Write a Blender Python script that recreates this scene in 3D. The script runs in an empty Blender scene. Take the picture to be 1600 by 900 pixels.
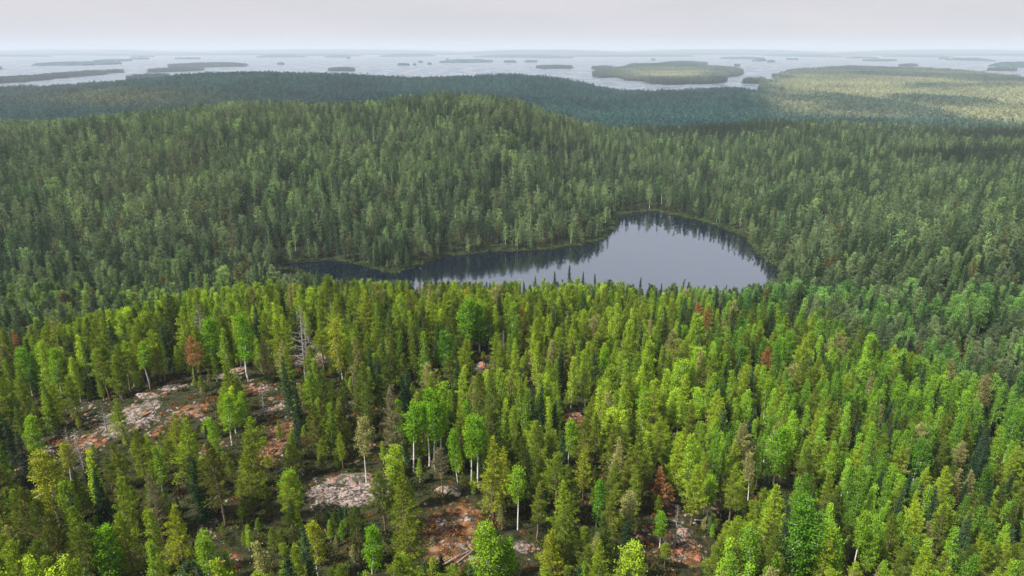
import bpy, math, random
import numpy as np
from math import radians as rad, sin, cos, pi

# ------------------------------------------------------------------ camera, sky, sun, exposure
scene = bpy.context.scene
COL = scene.collection
CAM_Z = 150.0
PITCH = rad(19.13)
FPX = 1081.0                       # focal length in photo pixels (1600 wide)
cam_d = bpy.data.cameras.new('camera')
cam_d.sensor_width = 36.0
cam_d.lens = 36.0 * FPX / 1600.0
cam_d.clip_start = 1.0
cam_d.clip_end = 200000.0
cam = bpy.data.objects.new('camera', cam_d)
COL.objects.link(cam)
cam.location = (0, 0, CAM_Z)
cam.rotation_euler = (rad(90) - PITCH, 0, 0)
scene.camera = cam

SUN_EL, SUN_AZ = rad(52), rad(245)  # azimuth clockwise from +Y (the view direction): from the left
world = bpy.data.worlds.new("World")
scene.world = world
world.use_nodes = True
wn, wl = world.node_tree.nodes, world.node_tree.links
wn.clear()
w_out = wn.new('ShaderNodeOutputWorld')
w_bg = wn.new('ShaderNodeBackground')
w_bg.inputs['Strength'].default_value = 0.10
w_sky = wn.new('ShaderNodeTexSky')
w_sky.sky_type = 'NISHITA'
w_sky.sun_disc = False
w_sky.sun_elevation = SUN_EL
w_sky.sun_rotation = SUN_AZ
w_sky.dust_density = 2.0
w_tc = wn.new('ShaderNodeTexCoord')
w_sep = wn.new('ShaderNodeSeparateXYZ')
wl.new(w_tc.outputs['Generated'], w_sep.inputs[0])
w_map = wn.new('ShaderNodeMapping')
w_map.inputs['Scale'].default_value = (1.0, 1.0, 7.0)
wl.new(w_tc.outputs['Generated'], w_map.inputs[0])
w_noise = wn.new('ShaderNodeTexNoise')
w_noise.inputs['Scale'].default_value = 3.0
w_noise.inputs['Detail'].default_value = 5.0
wl.new(w_map.outputs[0], w_noise.inputs['Vector'])
w_cloud = wn.new('ShaderNodeValToRGB')          # the colour of the cloud layer
w_cloud.color_ramp.elements[0].position = 0.32
w_cloud.color_ramp.elements[0].color = (0.575, 0.565, 0.60, 1)
w_cloud.color_ramp.elements[1].position = 0.68
w_cloud.color_ramp.elements[1].color = (0.63, 0.61, 0.64, 1)
wl.new(w_noise.outputs['Fac'], w_cloud.inputs[0])
w_mul = wn.new('ShaderNodeVectorMath'); w_mul.operation = 'SCALE'
w_el = wn.new('ShaderNodeMapRange')              # an overcast sky grows brighter upwards
w_el.inputs['From Min'].default_value = 0.06
w_el.inputs['From Max'].default_value = 0.27
w_el.inputs['To Min'].default_value = 6.0
w_el.inputs['To Max'].default_value = 15.0
wl.new(w_sep.outputs['Z'], w_el.inputs['Value'])
wl.new(w_el.outputs[0], w_mul.inputs['Scale'])
wl.new(w_cloud.outputs[0], w_mul.inputs[0])
w_fac = wn.new('ShaderNodeMapRange')             # cover thins out higher up
w_fac.inputs['From Min'].default_value = 0.08
w_fac.inputs['From Max'].default_value = 0.24
w_fac.inputs['To Min'].default_value = 0.98
w_fac.inputs['To Max'].default_value = 0.42
wl.new(w_sep.outputs['Z'], w_fac.inputs['Value'])
w_mix = wn.new('ShaderNodeMix'); w_mix.data_type = 'RGBA'
wl.new(w_fac.outputs[0], w_mix.inputs[0])
wl.new(w_sky.outputs[0], w_mix.inputs[6])
wl.new(w_mul.outputs[0], w_mix.inputs[7])
wl.new(w_mix.outputs[2], w_bg.inputs['Color'])
wl.new(w_bg.outputs[0], w_out.inputs[0])

sun_d = bpy.data.lights.new('sun', 'SUN')
sun_d.energy = 5.0
sun_d.angle = rad(0.8)
sun_d.color = (1.0, 0.95, 0.86)
sun = bpy.data.objects.new('sun', sun_d)
COL.objects.link(sun)
sun.rotation_euler = (rad(90) - SUN_EL, 0, -SUN_AZ + pi)
sun.location = (0, -50, 300)

scene.view_settings.view_transform = 'Standard'
scene.view_settings.look = 'None'
scene.view_settings.exposure = 0.95
scene.view_settings.gamma = 1.0
scene.view_settings.use_curve_mapping = False
scene.render.engine = 'CYCLES'
cy = scene.cycles
cy.max_bounces = 5
cy.diffuse_bounces = 2
cy.glossy_bounces = 2
cy.transmission_bounces = 3
cy.volume_bounces = 1
cy.transparent_max_bounces = 8
cy.use_denoising = True
cy.caustics_reflective = False
cy.caustics_refractive = False

rng = np.random.default_rng(11)
random.seed(5)

# ------------------------------------------------------------------ numeric helpers
def ray(px, py):
    xr = (px - 800.0) / FPX
    yr = (450.0 - py) / FPX
    return xr, cos(PITCH) + yr * sin(PITCH), -sin(PITCH) + yr * cos(PITCH)

def on_level(px, py, z):
    x, y, dz = ray(px, py)
    t = (z - CAM_Z) / dz
    return (x * t, y * t)

def project(X, Y, Z):
    """world to photo pixels (numpy)"""
    Zr = Z - CAM_Z
    d = Y * cos(PITCH) - Zr * sin(PITCH)
    v = Y * sin(PITCH) + Zr * cos(PITCH)
    return 800 + FPX * X / d, 450 - FPX * v / d, d

def _hash(ix, iy, seed):
    h = (ix.astype(np.int64) * 374761393 + iy.astype(np.int64) * 668265263 + seed * 1442695041) & 0x7fffffff
    h = ((h ^ (h >> 13)) * 1274126177) & 0x7fffffff
    h = h ^ (h >> 16)
    return (h & 0xffff) / 65535.0

def vnoise(x, y, seed=0):
    ix, iy = np.floor(x), np.floor(y)
    fx, fy = x - ix, y - iy
    fx = fx * fx * (3 - 2 * fx); fy = fy * fy * (3 - 2 * fy)
    a = _hash(ix, iy, seed); b = _hash(ix + 1, iy, seed)
    c = _hash(ix, iy + 1, seed); d = _hash(ix + 1, iy + 1, seed)
    return (a * (1 - fx) + b * fx) * (1 - fy) + (c * (1 - fx) + d * fx) * fy

def fbm(x, y, seed=0, octv=4):
    s, a, t = 0.0, 1.0, 0.0
    for k in range(octv):
        s = s + a * vnoise(x * 2 ** k + 17.3 * k, y * 2 ** k - 9.1 * k, seed + k)
        t += a; a *= 0.5
    return s / t

def sstep(a, b, x):
    t = np.clip((x - a) / (b - a), 0, 1)
    return t * t * (3 - 2 * t)

def poly_sd(X, Y, poly):
    """signed distance, positive outside"""
    P = np.asarray(poly, float)
    best = np.full(X.shape, 1e18)
    inside = np.zeros(X.shape, bool)
    n = len(P)
    for i in range(n):
        ax, ay = P[i]; bx, by = P[(i + 1) % n]
        dx, dy = bx - ax, by - ay
        L = dx * dx + dy * dy + 1e-12
        t = np.clip(((X - ax) * dx + (Y - ay) * dy) / L, 0, 1)
        d = (X - ax - t * dx) ** 2 + (Y - ay - t * dy) ** 2
        best = np.minimum(best, d)
        if ay != by:
            cond = ((ay > Y) != (by > Y)) & (X < (bx - ax) * (Y - ay) / (by - ay) + ax)
            inside ^= cond
    d = np.sqrt(best)
    return np.where(inside, -d, d)

# ------------------------------------------------------------------ the shape of the land
TARN = 0.0       # small forest lake
BIG = -10.0      # the big lake in the distance
tarn_px = [(424, 421), (438, 413), (475, 409), (505, 406), (540, 408), (575, 418), (612, 426), (640, 418), (665, 409),
           (702, 401), (760, 393), (840, 391), (900, 384), (938, 374), (955, 362), (958, 346), (968, 336), (990, 331),
           (1025, 331), (1065, 337), (1112, 350), (1160, 367), (1180, 385), (1196, 405), (1232, 424),
           (1222, 432), (1205, 446), (1190, 470), (1120, 487), (1000, 490), (850, 490), (700, 482), (600, 462), (520, 442), (470, 428)]
tarn_poly = [on_level(px, py, TARN) for px, py in tarn_px]
big_px = [(-700, 168), (-300, 158), (0, 152), (300, 150), (700, 149), (900, 149), (958, 148.5), (985, 150.5), (1020, 151),
          (1075, 148), (1150, 145), (1172, 150), (1186, 151), (1196, 146), (1194, 138), (1208, 131), (1216, 120), (1245, 112), (1330, 107),
          (1450, 111), (1545, 118), (1610, 128), (1700, 133), (2300, 133), (2300, 86), (-700, 86)]
big_poly = [on_level(px, py, BIG) for px, py in big_px]

ctrl = [  # x, y, ground height
    (-60, 20, 84), (0, 20, 86), (70, 20, 72), (-80, 45, 80), (0, 45, 84), (80, 45, 60),
    (-100, 80, 73), (-50, 80, 77), (0, 82, 77), (50, 84, 66), (100, 85, 46), (160, 90, 36), (-180, 90, 64),
    (-150, 150, 60), (-75, 150, 69), (0, 150, 67), (50, 150, 60), (110, 150, 44), (170, 155, 34), (240, 160, 30), (-250, 160, 46),
    (-220, 220, 42), (-120, 215, 57), (-40, 220, 58), (30, 220, 53), (100, 220, 43), (180, 225, 31), (280, 230, 26), (-340, 240, 28),
    (-260, 275, 28), (-155, 262, 37), (-109, 280, 40), (-55, 285, 42), (0, 285, 42), (70, 285, 38), (150, 285, 29), (260, 290, 24),
    (-320, 330, 16), (-200, 330, 20), (-110, 330, 22), (0, 335, 23), (80, 335, 21), (160, 340, 18), (260, 350, 20), (380, 360, 26),
    (-350, 420, 14), (-250, 410, 12), (-170, 410, 7), (-80, 395, 4), (0, 380, 6), (100, 385, 5), (200, 410, 9), (300, 430, 20), (420, 450, 26),
    (-350, 480, 24), (-250, 480, 17), (-180, 495, 9), (-110, 520, 5), (-20, 545, 7), (60, 600, 6),
    (-480, 560, 38), (-350, 570, 36), (-230, 570, 30), (-120, 590, 26), (-30, 620, 28), (50, 680, 20), (100, 720, 12),
    (-560, 700, 48), (-400, 700, 52), (-250, 700, 50), (-120, 720, 50), (-30, 760, 50), (60, 790, 36),
    (-700, 850, 48), (-579, 800, 54), (-460, 850, 60), (-363, 900, 66), (-220, 900, 69), (-85, 930, 74), (48, 900, 60), (105, 880, 46),
    (-700, 1060, 30), (-400, 1120, 44), (-100, 1150, 52), (80, 1100, 40), (160, 980, 32),
    (-800, 1350, 8), (-400, 1400, 8), (0, 1400, 8), (250, 1400, 10),
    (250, 470, 10), (280, 600, 14), (180, 700, 10), (300, 760, 20), (200, 860, 26), (260, 980, 32), (380, 900, 26), (500, 800, 18), (420, 620, 20), (560, 600, 26), (650, 760, 16),
    (400, 1150, 30), (600, 1050, 22), (850, 1000, 18), (700, 1350, 16), (1100, 1300, 8), (450, 1450, 14),
    (-1350, 1850, 22), (-1184, 1900, 28), (-980, 2000, 48), (-874, 2200, 67), (-735, 2230, 62), (-560, 2260, 60), (-407, 2300, 51), (-235, 2350, 42),
    (-120, 2380, 52), (50, 2400, 51), (180, 2420, 44), (298, 2420, 24), (420, 2350, 6),
    (-1100, 1600, 18), (-700, 1750, 32), (-300, 1750, 18), (100, 1750, 14), (-500, 2000, 30), (0, 2050, 26), (300, 2050, 12),
    (600, 1900, 8), (760, 2250, 8), (900, 2350, 2), (1000, 1900, 4), (1500, 1900, 6), (1300, 2600, -2), (2000, 2600, -3), (1700, 3600, -5), (2600, 3600, -5),
    (2100, 5000, -6), (-1800, 2000, 12), (-2500, 2500, -5), (-500, 2800, -8), (500, 2900, -8), (0, 4500, -9), (3500, 5500, -6), (3000, 2200, 8), (-3500, 5500, -9),
]
ctrl = np.array(ctrl, float)

def warp(x, y):
    s = np.sqrt(x * x + y * y) + 60.0
    return np.arctan2(x, np.maximum(y, 1.0) + 60.0) * 2.6, np.log(s) * 2.0

_cu, _cv = warp(ctrl[:, 0], ctrl[:, 1])
def _ker(r2):
    return 0.5 * r2 * np.log(r2 + 1e-12)
_n = len(ctrl)
_A = np.zeros((_n + 3, _n + 3))
_A[:_n, :_n] = _ker((_cu[:, None] - _cu) ** 2 + (_cv[:, None] - _cv) ** 2) + np.eye(_n) * 0.004
_A[:_n, _n] = 1; _A[:_n, _n + 1] = _cu; _A[:_n, _n + 2] = _cv
_A[_n, :_n] = 1; _A[_n + 1, :_n] = _cu; _A[_n + 2, :_n] = _cv
_W = np.linalg.solve(_A, np.concatenate([ctrl[:, 2], [0, 0, 0]]))

def rbf(x, y):
    u, v = warp(x, y)
    out = _W[_n] + _W[_n + 1] * u + _W[_n + 2] * v
    for i in range(_n):
        out = out + _W[i] * _ker((u - _cu[i]) ** 2 + (v - _cv[i]) ** 2)
    return out

def far_relief(x, y):
    """low wooded land behind the big lake"""
    r = np.hypot(x, y)
    a = x / np.maximum(y, 1)
    n = fbm(x / 5200 + 3, y / 9000, 41, 4)
    h = -14 + 120 * np.maximum(n - 0.34, 0) * sstep(17000, 21000, r)
    h = h + 90 * np.exp(-((a - 0.06) / 0.10) ** 2) * np.exp(-((y - 24000) / 4500.0) ** 2) * (0.6 + 0.8 * vnoise(x / 1500, y / 4000, 8))
    return h

def terrain(x, y):
    x = np.asarray(x, float); y = np.asarray(y, float)
    sh = x.shape
    x = x.ravel(); y = y.ravel()
    r = np.hypot(x, y)
    z = np.zeros(x.shape)
    near = r < 9000
    z[near] = rbf(x[near], y[near])
    z[~near] = -6
    a_ = 800 + FPX * 0.965 * x / np.maximum(y, 1)
    lower = np.interp(a_, [0, 100, 200, 300, 400, 500, 600, 700, 750, 800, 850, 950, 1000, 1600], [17, 13, 9, 6, 3, 4, 10, 6, 1, -2, 9, 19, 17, 12])
    z = z - lower * r / FPX * sstep(500, 760, r) * np.where(a_ > 880, sstep(2000, 1500, r), sstep(1400, 1100, r))
    lower = np.interp(a_, [0, 100, 200, 300, 800, 860, 960, 1000, 1080, 1130, 1160, 1185, 1230], [10, 9, 6, 3, 2, 4, 12, 16, 12, 3, 5, 14, 8])
    z = z - lower * r / FPX * sstep(1400, 1700, r) * sstep(3200, 2600, r)
    z = z - 5.5 * np.exp(-((r - 295) / 55.0) ** 2) * sstep(260, 150, x)
    # small bumps of the ground, larger on the rocky ridge in front
    z = z + (fbm(x / 26, y / 26, 3, 4) - 0.5) * 5.0 * sstep(700, 300, r) + (fbm(x / 7, y / 7, 5, 3) - 0.5) * 1.5 * sstep(350, 200, r)
    z = z + (fbm(x / 120, y / 120, 9, 3) - 0.5) * 14 * sstep(350, 800, r) * sstep(4500, 2500, r)
    k = r < 1500
    d = np.full(x.shape, 1e4)
    d[k] = poly_sd(x[k], y[k], tarn_poly) + (fbm(x[k] / 14, y[k] / 14, 21, 3) - 0.5) * 7
    out = np.clip(z, 0.25 + 0.03 * np.minimum(d, 80), 0.3 + 0.62 * np.maximum(d, 0))
    zz = np.where(d > 0, np.where(d < 200, out, z), np.maximum(-3.5, 0.3 + 0.4 * d))
    z = np.where(d < 200, zz, z)
    b = r > 1300
    db = np.full(x.shape, 1e4)
    db[b] = poly_sd(x[b], y[b], big_poly) + (fbm(x[b] / 130, y[b] / 130, 23, 4) - 0.5) * 110
    near2 = (db < 1e4) & (y < 12000)
    o2 = np.clip(z, BIG + 1.0 + 0.004 * np.minimum(db, 500), BIG + 1.0 + 0.35 * np.maximum(db, 0))
    z = np.where(near2 & (db > 0), o2, z)
    z = np.where((db <= 0), BIG - 6, z)
    far = y > 12000
    z = np.where(far & ((db > 0) | (y > 15000)), far_relief(x, y), z)
    return z.reshape(sh)

def hit_ground(px, py, h=0.0):
    """where the ray of a photo pixel comes to h metres above the ground"""
    dx, dy, dz = ray(px, py)
    t = np.linspace(60, 1600, 1600)
    X, Y, Z = dx * t, dy * t, CAM_Z + dz * t
    g = terrain(X, Y) + h
    i = int(np.argmax(Z <= g))
    if Z[i] > g[i]:
        i = len(t) - 1
    return float(X[i]), float(Y[i])

# ------------------------------------------------------------------ mesh and node helpers
def new_mesh(name, verts, faces_flat, face_size, mats=(), mat_idx=None, attrs=None, smooth=False):
    """faces_flat: int array (n, face_size), or list of such arrays"""
    me = bpy.data.meshes.new(name)
    verts = np.asarray(verts, np.float32)
    if not isinstance(faces_flat, (list, tuple)):
        faces_flat = [faces_flat]
    faces_flat = [np.asarray(f, np.int32) for f in faces_flat if len(f)]
    nl = sum(f.size for f in faces_flat); nf = sum(len(f) for f in faces_flat)
    me.vertices.add(len(verts)); me.vertices.foreach_set('co', verts.ravel())
    me.loops.add(nl); me.loops.foreach_set('vertex_index', np.concatenate([f.ravel() for f in faces_flat]))
    me.polygons.add(nf)
    sizes = np.concatenate([np.full(len(f), f.shape[1], np.int32) for f in faces_flat])
    starts = np.concatenate([[0], np.cumsum(sizes)[:-1]]).astype(np.int32)
    me.polygons.foreach_set('loop_start', starts)
    me.polygons.foreach_set('loop_total', sizes)
    if mat_idx is not None:
        me.polygons.foreach_set('material_index', np.asarray(mat_idx, np.int32))
    if smooth:
        me.polygons.foreach_set('use_smooth', np.ones(nf, bool))
    for m in mats:
        me.materials.append(m)
    for k, v in (attrs or {}).items():
        v = np.asarray(v, np.float32)
        a = me.attributes.new(k, 'FLOAT' if v.ndim == 1 else 'FLOAT_VECTOR', 'POINT')
        a.data.foreach_set('value' if v.ndim == 1 else 'vector', v.ravel())
    me.update(calc_edges=True)
    return me

def link(name, me, parent=None, loc=(0, 0, 0), rotz=0.0, scale=1.0, **props):
    o = bpy.data.objects.new(name, me)
    COL.objects.link(o)
    o.location = loc
    o.rotation_euler = (0, 0, rotz)
    o.scale = (scale,) * 3 if not hasattr(scale, '__len__') else scale
    if parent is not None:
        o.parent = parent
    for k, v in props.items():
        if v is not None:
            o[k] = v
    return o

class NT:
    def __init__(s, name):
        s.m = bpy.data.materials.new(name); s.m.use_nodes = True
        s.n = s.m.node_tree.nodes; s.l = s.m.node_tree.links
        s.n.clear()
        s.out = s.n.new('ShaderNodeOutputMaterial')
    def node(s, t, **kw):
        n = s.n.new(t)
        for k, v in kw.items():
            setattr(n, k, v)
        return n
    def set(s, n, **kw):
        for k, v in kw.items():
            n.inputs[k.replace('_', ' ')].default_value = v
        return n
    def noise(s, scale, detail=4, vec=None, rough=0.5):
        n = s.node('ShaderNodeTexNoise')
        n.inputs['Scale'].default_value = scale; n.inputs['Detail'].default_value = detail
        n.inputs['Roughness'].default_value = rough
        if vec is not None: s.l.new(vec, n.inputs['Vector'])
        return n.outputs['Fac']
    def ramp(s, fac, stops):
        r = s.node('ShaderNodeValToRGB')
        e = r.color_ramp.elements
        while len(e) < len(stops): e.new(0.5)
        for i, (p, c) in enumerate(stops):
            e[i].position = p; e[i].color = (c[0], c[1], c[2], 1) if hasattr(c, '__len__') else (c, c, c, 1)
        s.l.new(fac, r.inputs[0])
        return r.outputs[0]
    def mix(s, fac, a, b, blend='MIX'):
        m = s.node('ShaderNodeMix', data_type='RGBA', blend_type=blend)
        for v, i in ((fac, 0), (a, 6), (b, 7)):
            if isinstance(v, (int, float)): m.inputs[i].default_value = v
            elif isinstance(v, tuple): m.inputs[i].default_value = (*v, 1)
            else: s.l.new(v, m.inputs[i])
        return m.outputs[2]
    def math(s, op, a, b=0.0, clamp=False):
        m = s.node('ShaderNodeMath', operation=op, use_clamp=clamp)
        for v, i in ((a, 0), (b, 1)):
            if isinstance(v, (int, float)): m.inputs[i].default_value = v
            else: s.l.new(v, m.inputs[i])
        return m.outputs[0]
    def attr(s, name, kind='GEOMETRY'):
        a = s.node('ShaderNodeAttribute', attribute_type=kind, attribute_name=name)
        return a
    def principled(s, color, rough=0.9, spec=0.2, bump=None, bump_str=0.3, bump_dist=0.3):
        p = s.node('ShaderNodeBsdfPrincipled')
        p.inputs['Roughness'].default_value = rough
        p.inputs['Specular IOR Level'].default_value = spec
        if isinstance(color, tuple): p.inputs['Base Color'].default_value = (*color, 1)
        else: s.l.new(color, p.inputs['Base Color'])
        if bump is not None:
            b = s.node('ShaderNodeBump'); b.inputs['Strength'].default_value = bump_str; b.inputs['Distance'].default_value = bump_dist
            s.l.new(bump, b.inputs['Height']); s.l.new(b.outputs[0], p.inputs['Normal'])
        s.l.new(p.outputs[0], s.out.inputs['Surface'])
        return p

def pos(t):
    return t.node('ShaderNodeNewGeometry').outputs['Position']

# ------------------------------------------------------------------ materials
def mat_foliage(name, transl=0.35, vary=0.5, gloss=0.0):
    """crown colour comes from the tree (tint), each leaf or needle tuft a little different (vary)"""
    t = NT(name)
    tint = t.attr('tint', 'INSTANCER').outputs['Vector']
    va = t.attr('vary').outputs['Fac']
    k = t.math('MULTIPLY_ADD', va, vary); k.node.inputs[2].default_value = 1.0 - vary * 0.5
    sc = t.node('ShaderNodeVectorMath', operation='SCALE')
    t.l.new(tint, sc.inputs[0]); t.l.new(k, sc.inputs['Scale'])
    col = sc.outputs[0]
    d = t.node('ShaderNodeBsdfDiffuse'); t.l.new(col, d.inputs['Color'])
    tr = t.node('ShaderNodeBsdfTranslucent')
    warm = t.mix(1.0, col, (1.15, 1.1, 0.55), 'MULTIPLY'); t.l.new(warm, tr.inputs['Color'])
    mx = t.node('ShaderNodeMixShader'); mx.inputs[0].default_value = transl
    t.l.new(d.outputs[0], mx.inputs[1]); t.l.new(tr.outputs[0], mx.inputs[2])
    t.l.new(mx.outputs[0], t.out.inputs['Surface'])
    return t.m

M_NEEDLE = mat_foliage('pine_needles', 0.22, 0.9)
M_LEAF = mat_foliage('birch_leaves', 0.33, 0.8)
M_SPRUCE = mat_foliage('spruce_needles', 0.15, 0.6)
M_FAR = mat_foliage('distant_foliage', 0.2, 1.3)

def mat_bark(name, c0, c1, scale=3.0):
    t = NT(name)
    tc = t.node('ShaderNodeTexCoord').outputs['Object']
    col = t.ramp(t.noise(scale, 4, tc), [(0.35, c0), (0.65, c1)])
    t.principled(col, 0.9, 0.1)
    return t.m
M_PINEBARK = mat_bark('pine_bark', (0.09, 0.065, 0.05), (0.22, 0.15, 0.10))
M_SPRUCEBARK = mat_bark('spruce_bark', (0.07, 0.055, 0.045), (0.13, 0.10, 0.08))
M_DEADBARK = mat_bark('weathered_wood', (0.17, 0.15, 0.13), (0.32, 0.29, 0.26))
t = NT('birch_bark')
tc = t.node('ShaderNodeTexCoord').outputs['Object']
mp = t.node('ShaderNodeMapping'); mp.inputs['Scale'].default_value = (1, 1, 4); t.l.new(tc, mp.inputs[0])
col = t.ramp(t.noise(1.6, 3, mp.outputs[0]), [(0.36, (0.06, 0.055, 0.05)), (0.44, (0.60, 0.57, 0.52)), (0.7, (0.78, 0.76, 0.71))])
t.principled(col, 0.8, 0.2)
M_BIRCHBARK = t.m

# granite with lichen
def granite_color(t, P):
    a = t.ramp(t.noise(0.35, 6, P, 0.65), [(0.30, (0.07, 0.055, 0.045)), (0.44, (0.18, 0.14, 0.12)), (0.58, (0.28, 0.235, 0.21)), (0.75, (0.16, 0.10, 0.07))])
    b = t.noise(2.2, 5, P, 0.7)
    dark = t.ramp(b, [(0.38, 0.18), (0.52, 1.0)])
    a = t.mix(1.0, a, dark, 'MULTIPLY')
    v = t.node('ShaderNodeTexVoronoi', feature='DISTANCE_TO_EDGE')      # joints and cracks
    v.inputs['Scale'].default_value = 0.42
    w = t.node('ShaderNodeTexNoise'); w.inputs['Scale'].default_value = 0.8; t.l.new(P, w.inputs['Vector'])
    w2 = t.node('ShaderNodeVectorMath', operation='SCALE'); w2.inputs['Scale'].default_value = 2.6; t.l.new(w.outputs['Color'], w2.inputs[0])
    w3 = t.node('ShaderNodeVectorMath', operation='ADD'); t.l.new(P, w3.inputs[0]); t.l.new(w2.outputs[0], w3.inputs[1])
    t.l.new(w3.outputs[0], v.inputs['Vector'])
    crack = t.ramp(v.outputs['Distance'], [(0.02, 0.16), (0.075, 1.0)])
    return t.mix(1.0, a, crack, 'MULTIPLY'), t.math('MULTIPLY', b, crack)
t = NT('granite')
P = pos(t)
gcol, gb = granite_color(t, P)
org = t.ramp(t.noise(0.55, 5, P, 0.6), [(0.54, 0.0), (0.63, 1.0)])
gcol = t.mix(t.math('MULTIPLY', org, 0.75), gcol, (0.30, 0.085, 0.035))
moss = t.ramp(t.noise(0.8, 6, P, 0.7), [(0.52, 0.0), (0.56, 1.0)])
gcol = t.mix(moss, gcol, (0.045, 0.05, 0.02))
t.principled(gcol, 0.85, 0.25, gb, 0.7, 0.25)
M_GRANITE = t.m

# forest floor: heath and moss; bare rock and red-brown dried ground where 'rock' / 'dry' say so
t = NT('forest_floor')
P = pos(t)
heath = t.ramp(t.noise(0.9, 6, P, 0.65), [(0.32, (0.010, 0.012, 0.006)), (0.5, (0.022, 0.025, 0.009)), (0.62, (0.042, 0.036, 0.015)), (0.75, (0.085, 0.060, 0.03))])
far_heath = t.ramp(t.noise(0.012, 6, P, 0.6), [(0.35, (0.010, 0.018, 0.010)), (0.65, (0.022, 0.034, 0.015))])
sp = t.node('ShaderNodeSeparateXYZ'); t.l.new(P, sp.inputs[0])
farf = t.math('DIVIDE', sp.outputs['Y'], 1200.0, True)
base = t.mix(farf, heath, far_heath)
rock = t.attr('rock').outputs['Fac']; dry = t.attr('dry').outputs['Fac']
gcol, gb = granite_color(t, P)
nz = t.noise(0.45, 6, P, 0.68)
nz2 = t.noise(0.7, 6, t.node('ShaderNodeTexCoord').outputs['Object'], 0.7)
redc = t.ramp(nz2, [(0.38, (0.030, 0.020, 0.012)), (0.50, (0.085, 0.040, 0.018)), (0.58, (0.19, 0.085, 0.028)), (0.66, (0.17, 0.125, 0.085)), (0.74, (0.07, 0.06, 0.025))])
dm = t.ramp(t.math('ADD', t.math('MULTIPLY', dry, 0.9), t.math('MULTIPLY', nz2, 0.6)), [(0.84, 0.0), (1.0, 1.0)])
c1 = t.mix(dm, base, redc)
rm = t.ramp(t.math('ADD', t.math('MULTIPLY', rock, 0.75), t.math('MULTIPLY', nz, 0.8)), [(0.90, 0.0), (0.97, 1.0)])
c2 = t.mix(rm, c1, gcol)
t.principled(c2, 0.92, 0.12, gb, 0.6, 0.4)
M_GROUND = t.m

def mat_water(name, color, rough, bump_scale, bump_str, ior=1.33, spec=0.5):
    t = NT(name)
    P = pos(t)
    mp = t.node('ShaderNodeMapping'); mp.inputs['Scale'].default_value = (1, 0.6, 1); t.l.new(P, mp.inputs[0])
    n = t.noise(bump_scale, 4, mp.outputs[0], 0.55)
    gust = t.ramp(t.noise(0.010, 4, P, 0.55), [(0.40, rough * 0.4), (0.60, rough * 2.2)])
    p = t.principled(color, rough, spec, n, bump_str, 0.2)
    t.l.new(gust, p.inputs['Roughness'])
    p.inputs['IOR'].default_value = ior
    return t.m
M_TARN = mat_water('lake_water', (0.001, 0.004, 0.010), 0.04, 0.9, 0.045, 2.6)
M_BIGWATER = mat_water('big_lake_water', (0.05, 0.07, 0.09), 0.30, 0.25, 0.06, 1.55)

# ------------------------------------------------------------------ clearings: bare rock and red-brown ground (photo position, half sizes in px, rock, dry)
clearings = [
    (540, 768, 68, 30, 1.00, 0.5), (712, 835, 52, 62, 0.62, 1.0), (425, 700, 22, 60, 0.2, 1.0), (205, 652, 55, 32, 0.9, 0.5),
    (365, 583, 28, 9, 1.0, 0.1), (490, 558, 28, 22, 0.85, 0.5), (75, 712, 24, 26, 0.7, 0.6), (8, 722, 20, 44, 0.5, 0.9),
    (240, 680, 16, 14, 0.2, 1.0), (135, 695, 34, 18, 0.6, 0.9), (300, 642, 34, 16, 0.65, 0.9), (410, 606, 30, 14, 0.7, 0.8), (330, 700, 20, 12, 0.4, 0.9), (430, 640, 24, 24, 0.7, 0.7), (752, 576, 13, 9, 1.0, 0.2), (826, 570, 12, 6, 0.9, 0.3),
    (898, 654, 18, 14, 0.6, 0.9), (1055, 862, 48, 38, 0.72, 0.8), (1040, 786, 26, 20, 0.5, 0.9), (1112, 790, 16, 14, 0.7, 0.7),
    (357, 885, 18, 26, 0.1, 1.0), (206, 880, 14, 26, 0.6, 0.7), (818, 858, 22, 16, 0.9, 0.3), (1528, 545, 26, 12, 0.4, 0.5),
    (1484, 466, 20, 8, 0.8, 0.2), (585, 705, 14, 10, 0.6, 0.6), (545, 640, 14, 22, 0.8, 0.4), (270, 606, 34, 8, 0.9, 0.4),
    (1085, 660, 10, 6, 0.6, 0.4), (325, 824, 18, 8, 0.9, 0.2), (1225, 745, 10, 6, 0.2, 0.5), (130, 640, 30, 16, 0.6, 0.4), (1540, 690, 26, 10, 0.3, 0.6),
]
clear_w = []
for (px, py, hx, hy, rk, dr) in clearings:
    x0, y0 = hit_ground(px, py)
    x1, y1 = hit_ground(px, py + hy * 0.8); x2, y2 = hit_ground(px, py - hy * 0.8)
    dpt = max(2.0, abs(y2 - y1) * 0.62)
    wdt = max(1.6, hx * np.hypot(y0, CAM_Z - 60) / FPX)
    clear_w.append((x0, y0, wdt, min(dpt, 26.0), rk, dr))

def clear_fields(x, y):
    rock = np.zeros(x.shape); dry = np.zeros(x.shape)
    for (cx, cy_, a, b, rk, dr) in clear_w:
        q = ((x - cx) / a) ** 2 + ((y - cy_) / b) ** 2
        g = np.exp(-(q / 1.3) ** 1.5)
        rock = np.maximum(rock, g * rk); dry = np.maximum(dry, g * dr)
    return rock, dry

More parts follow.
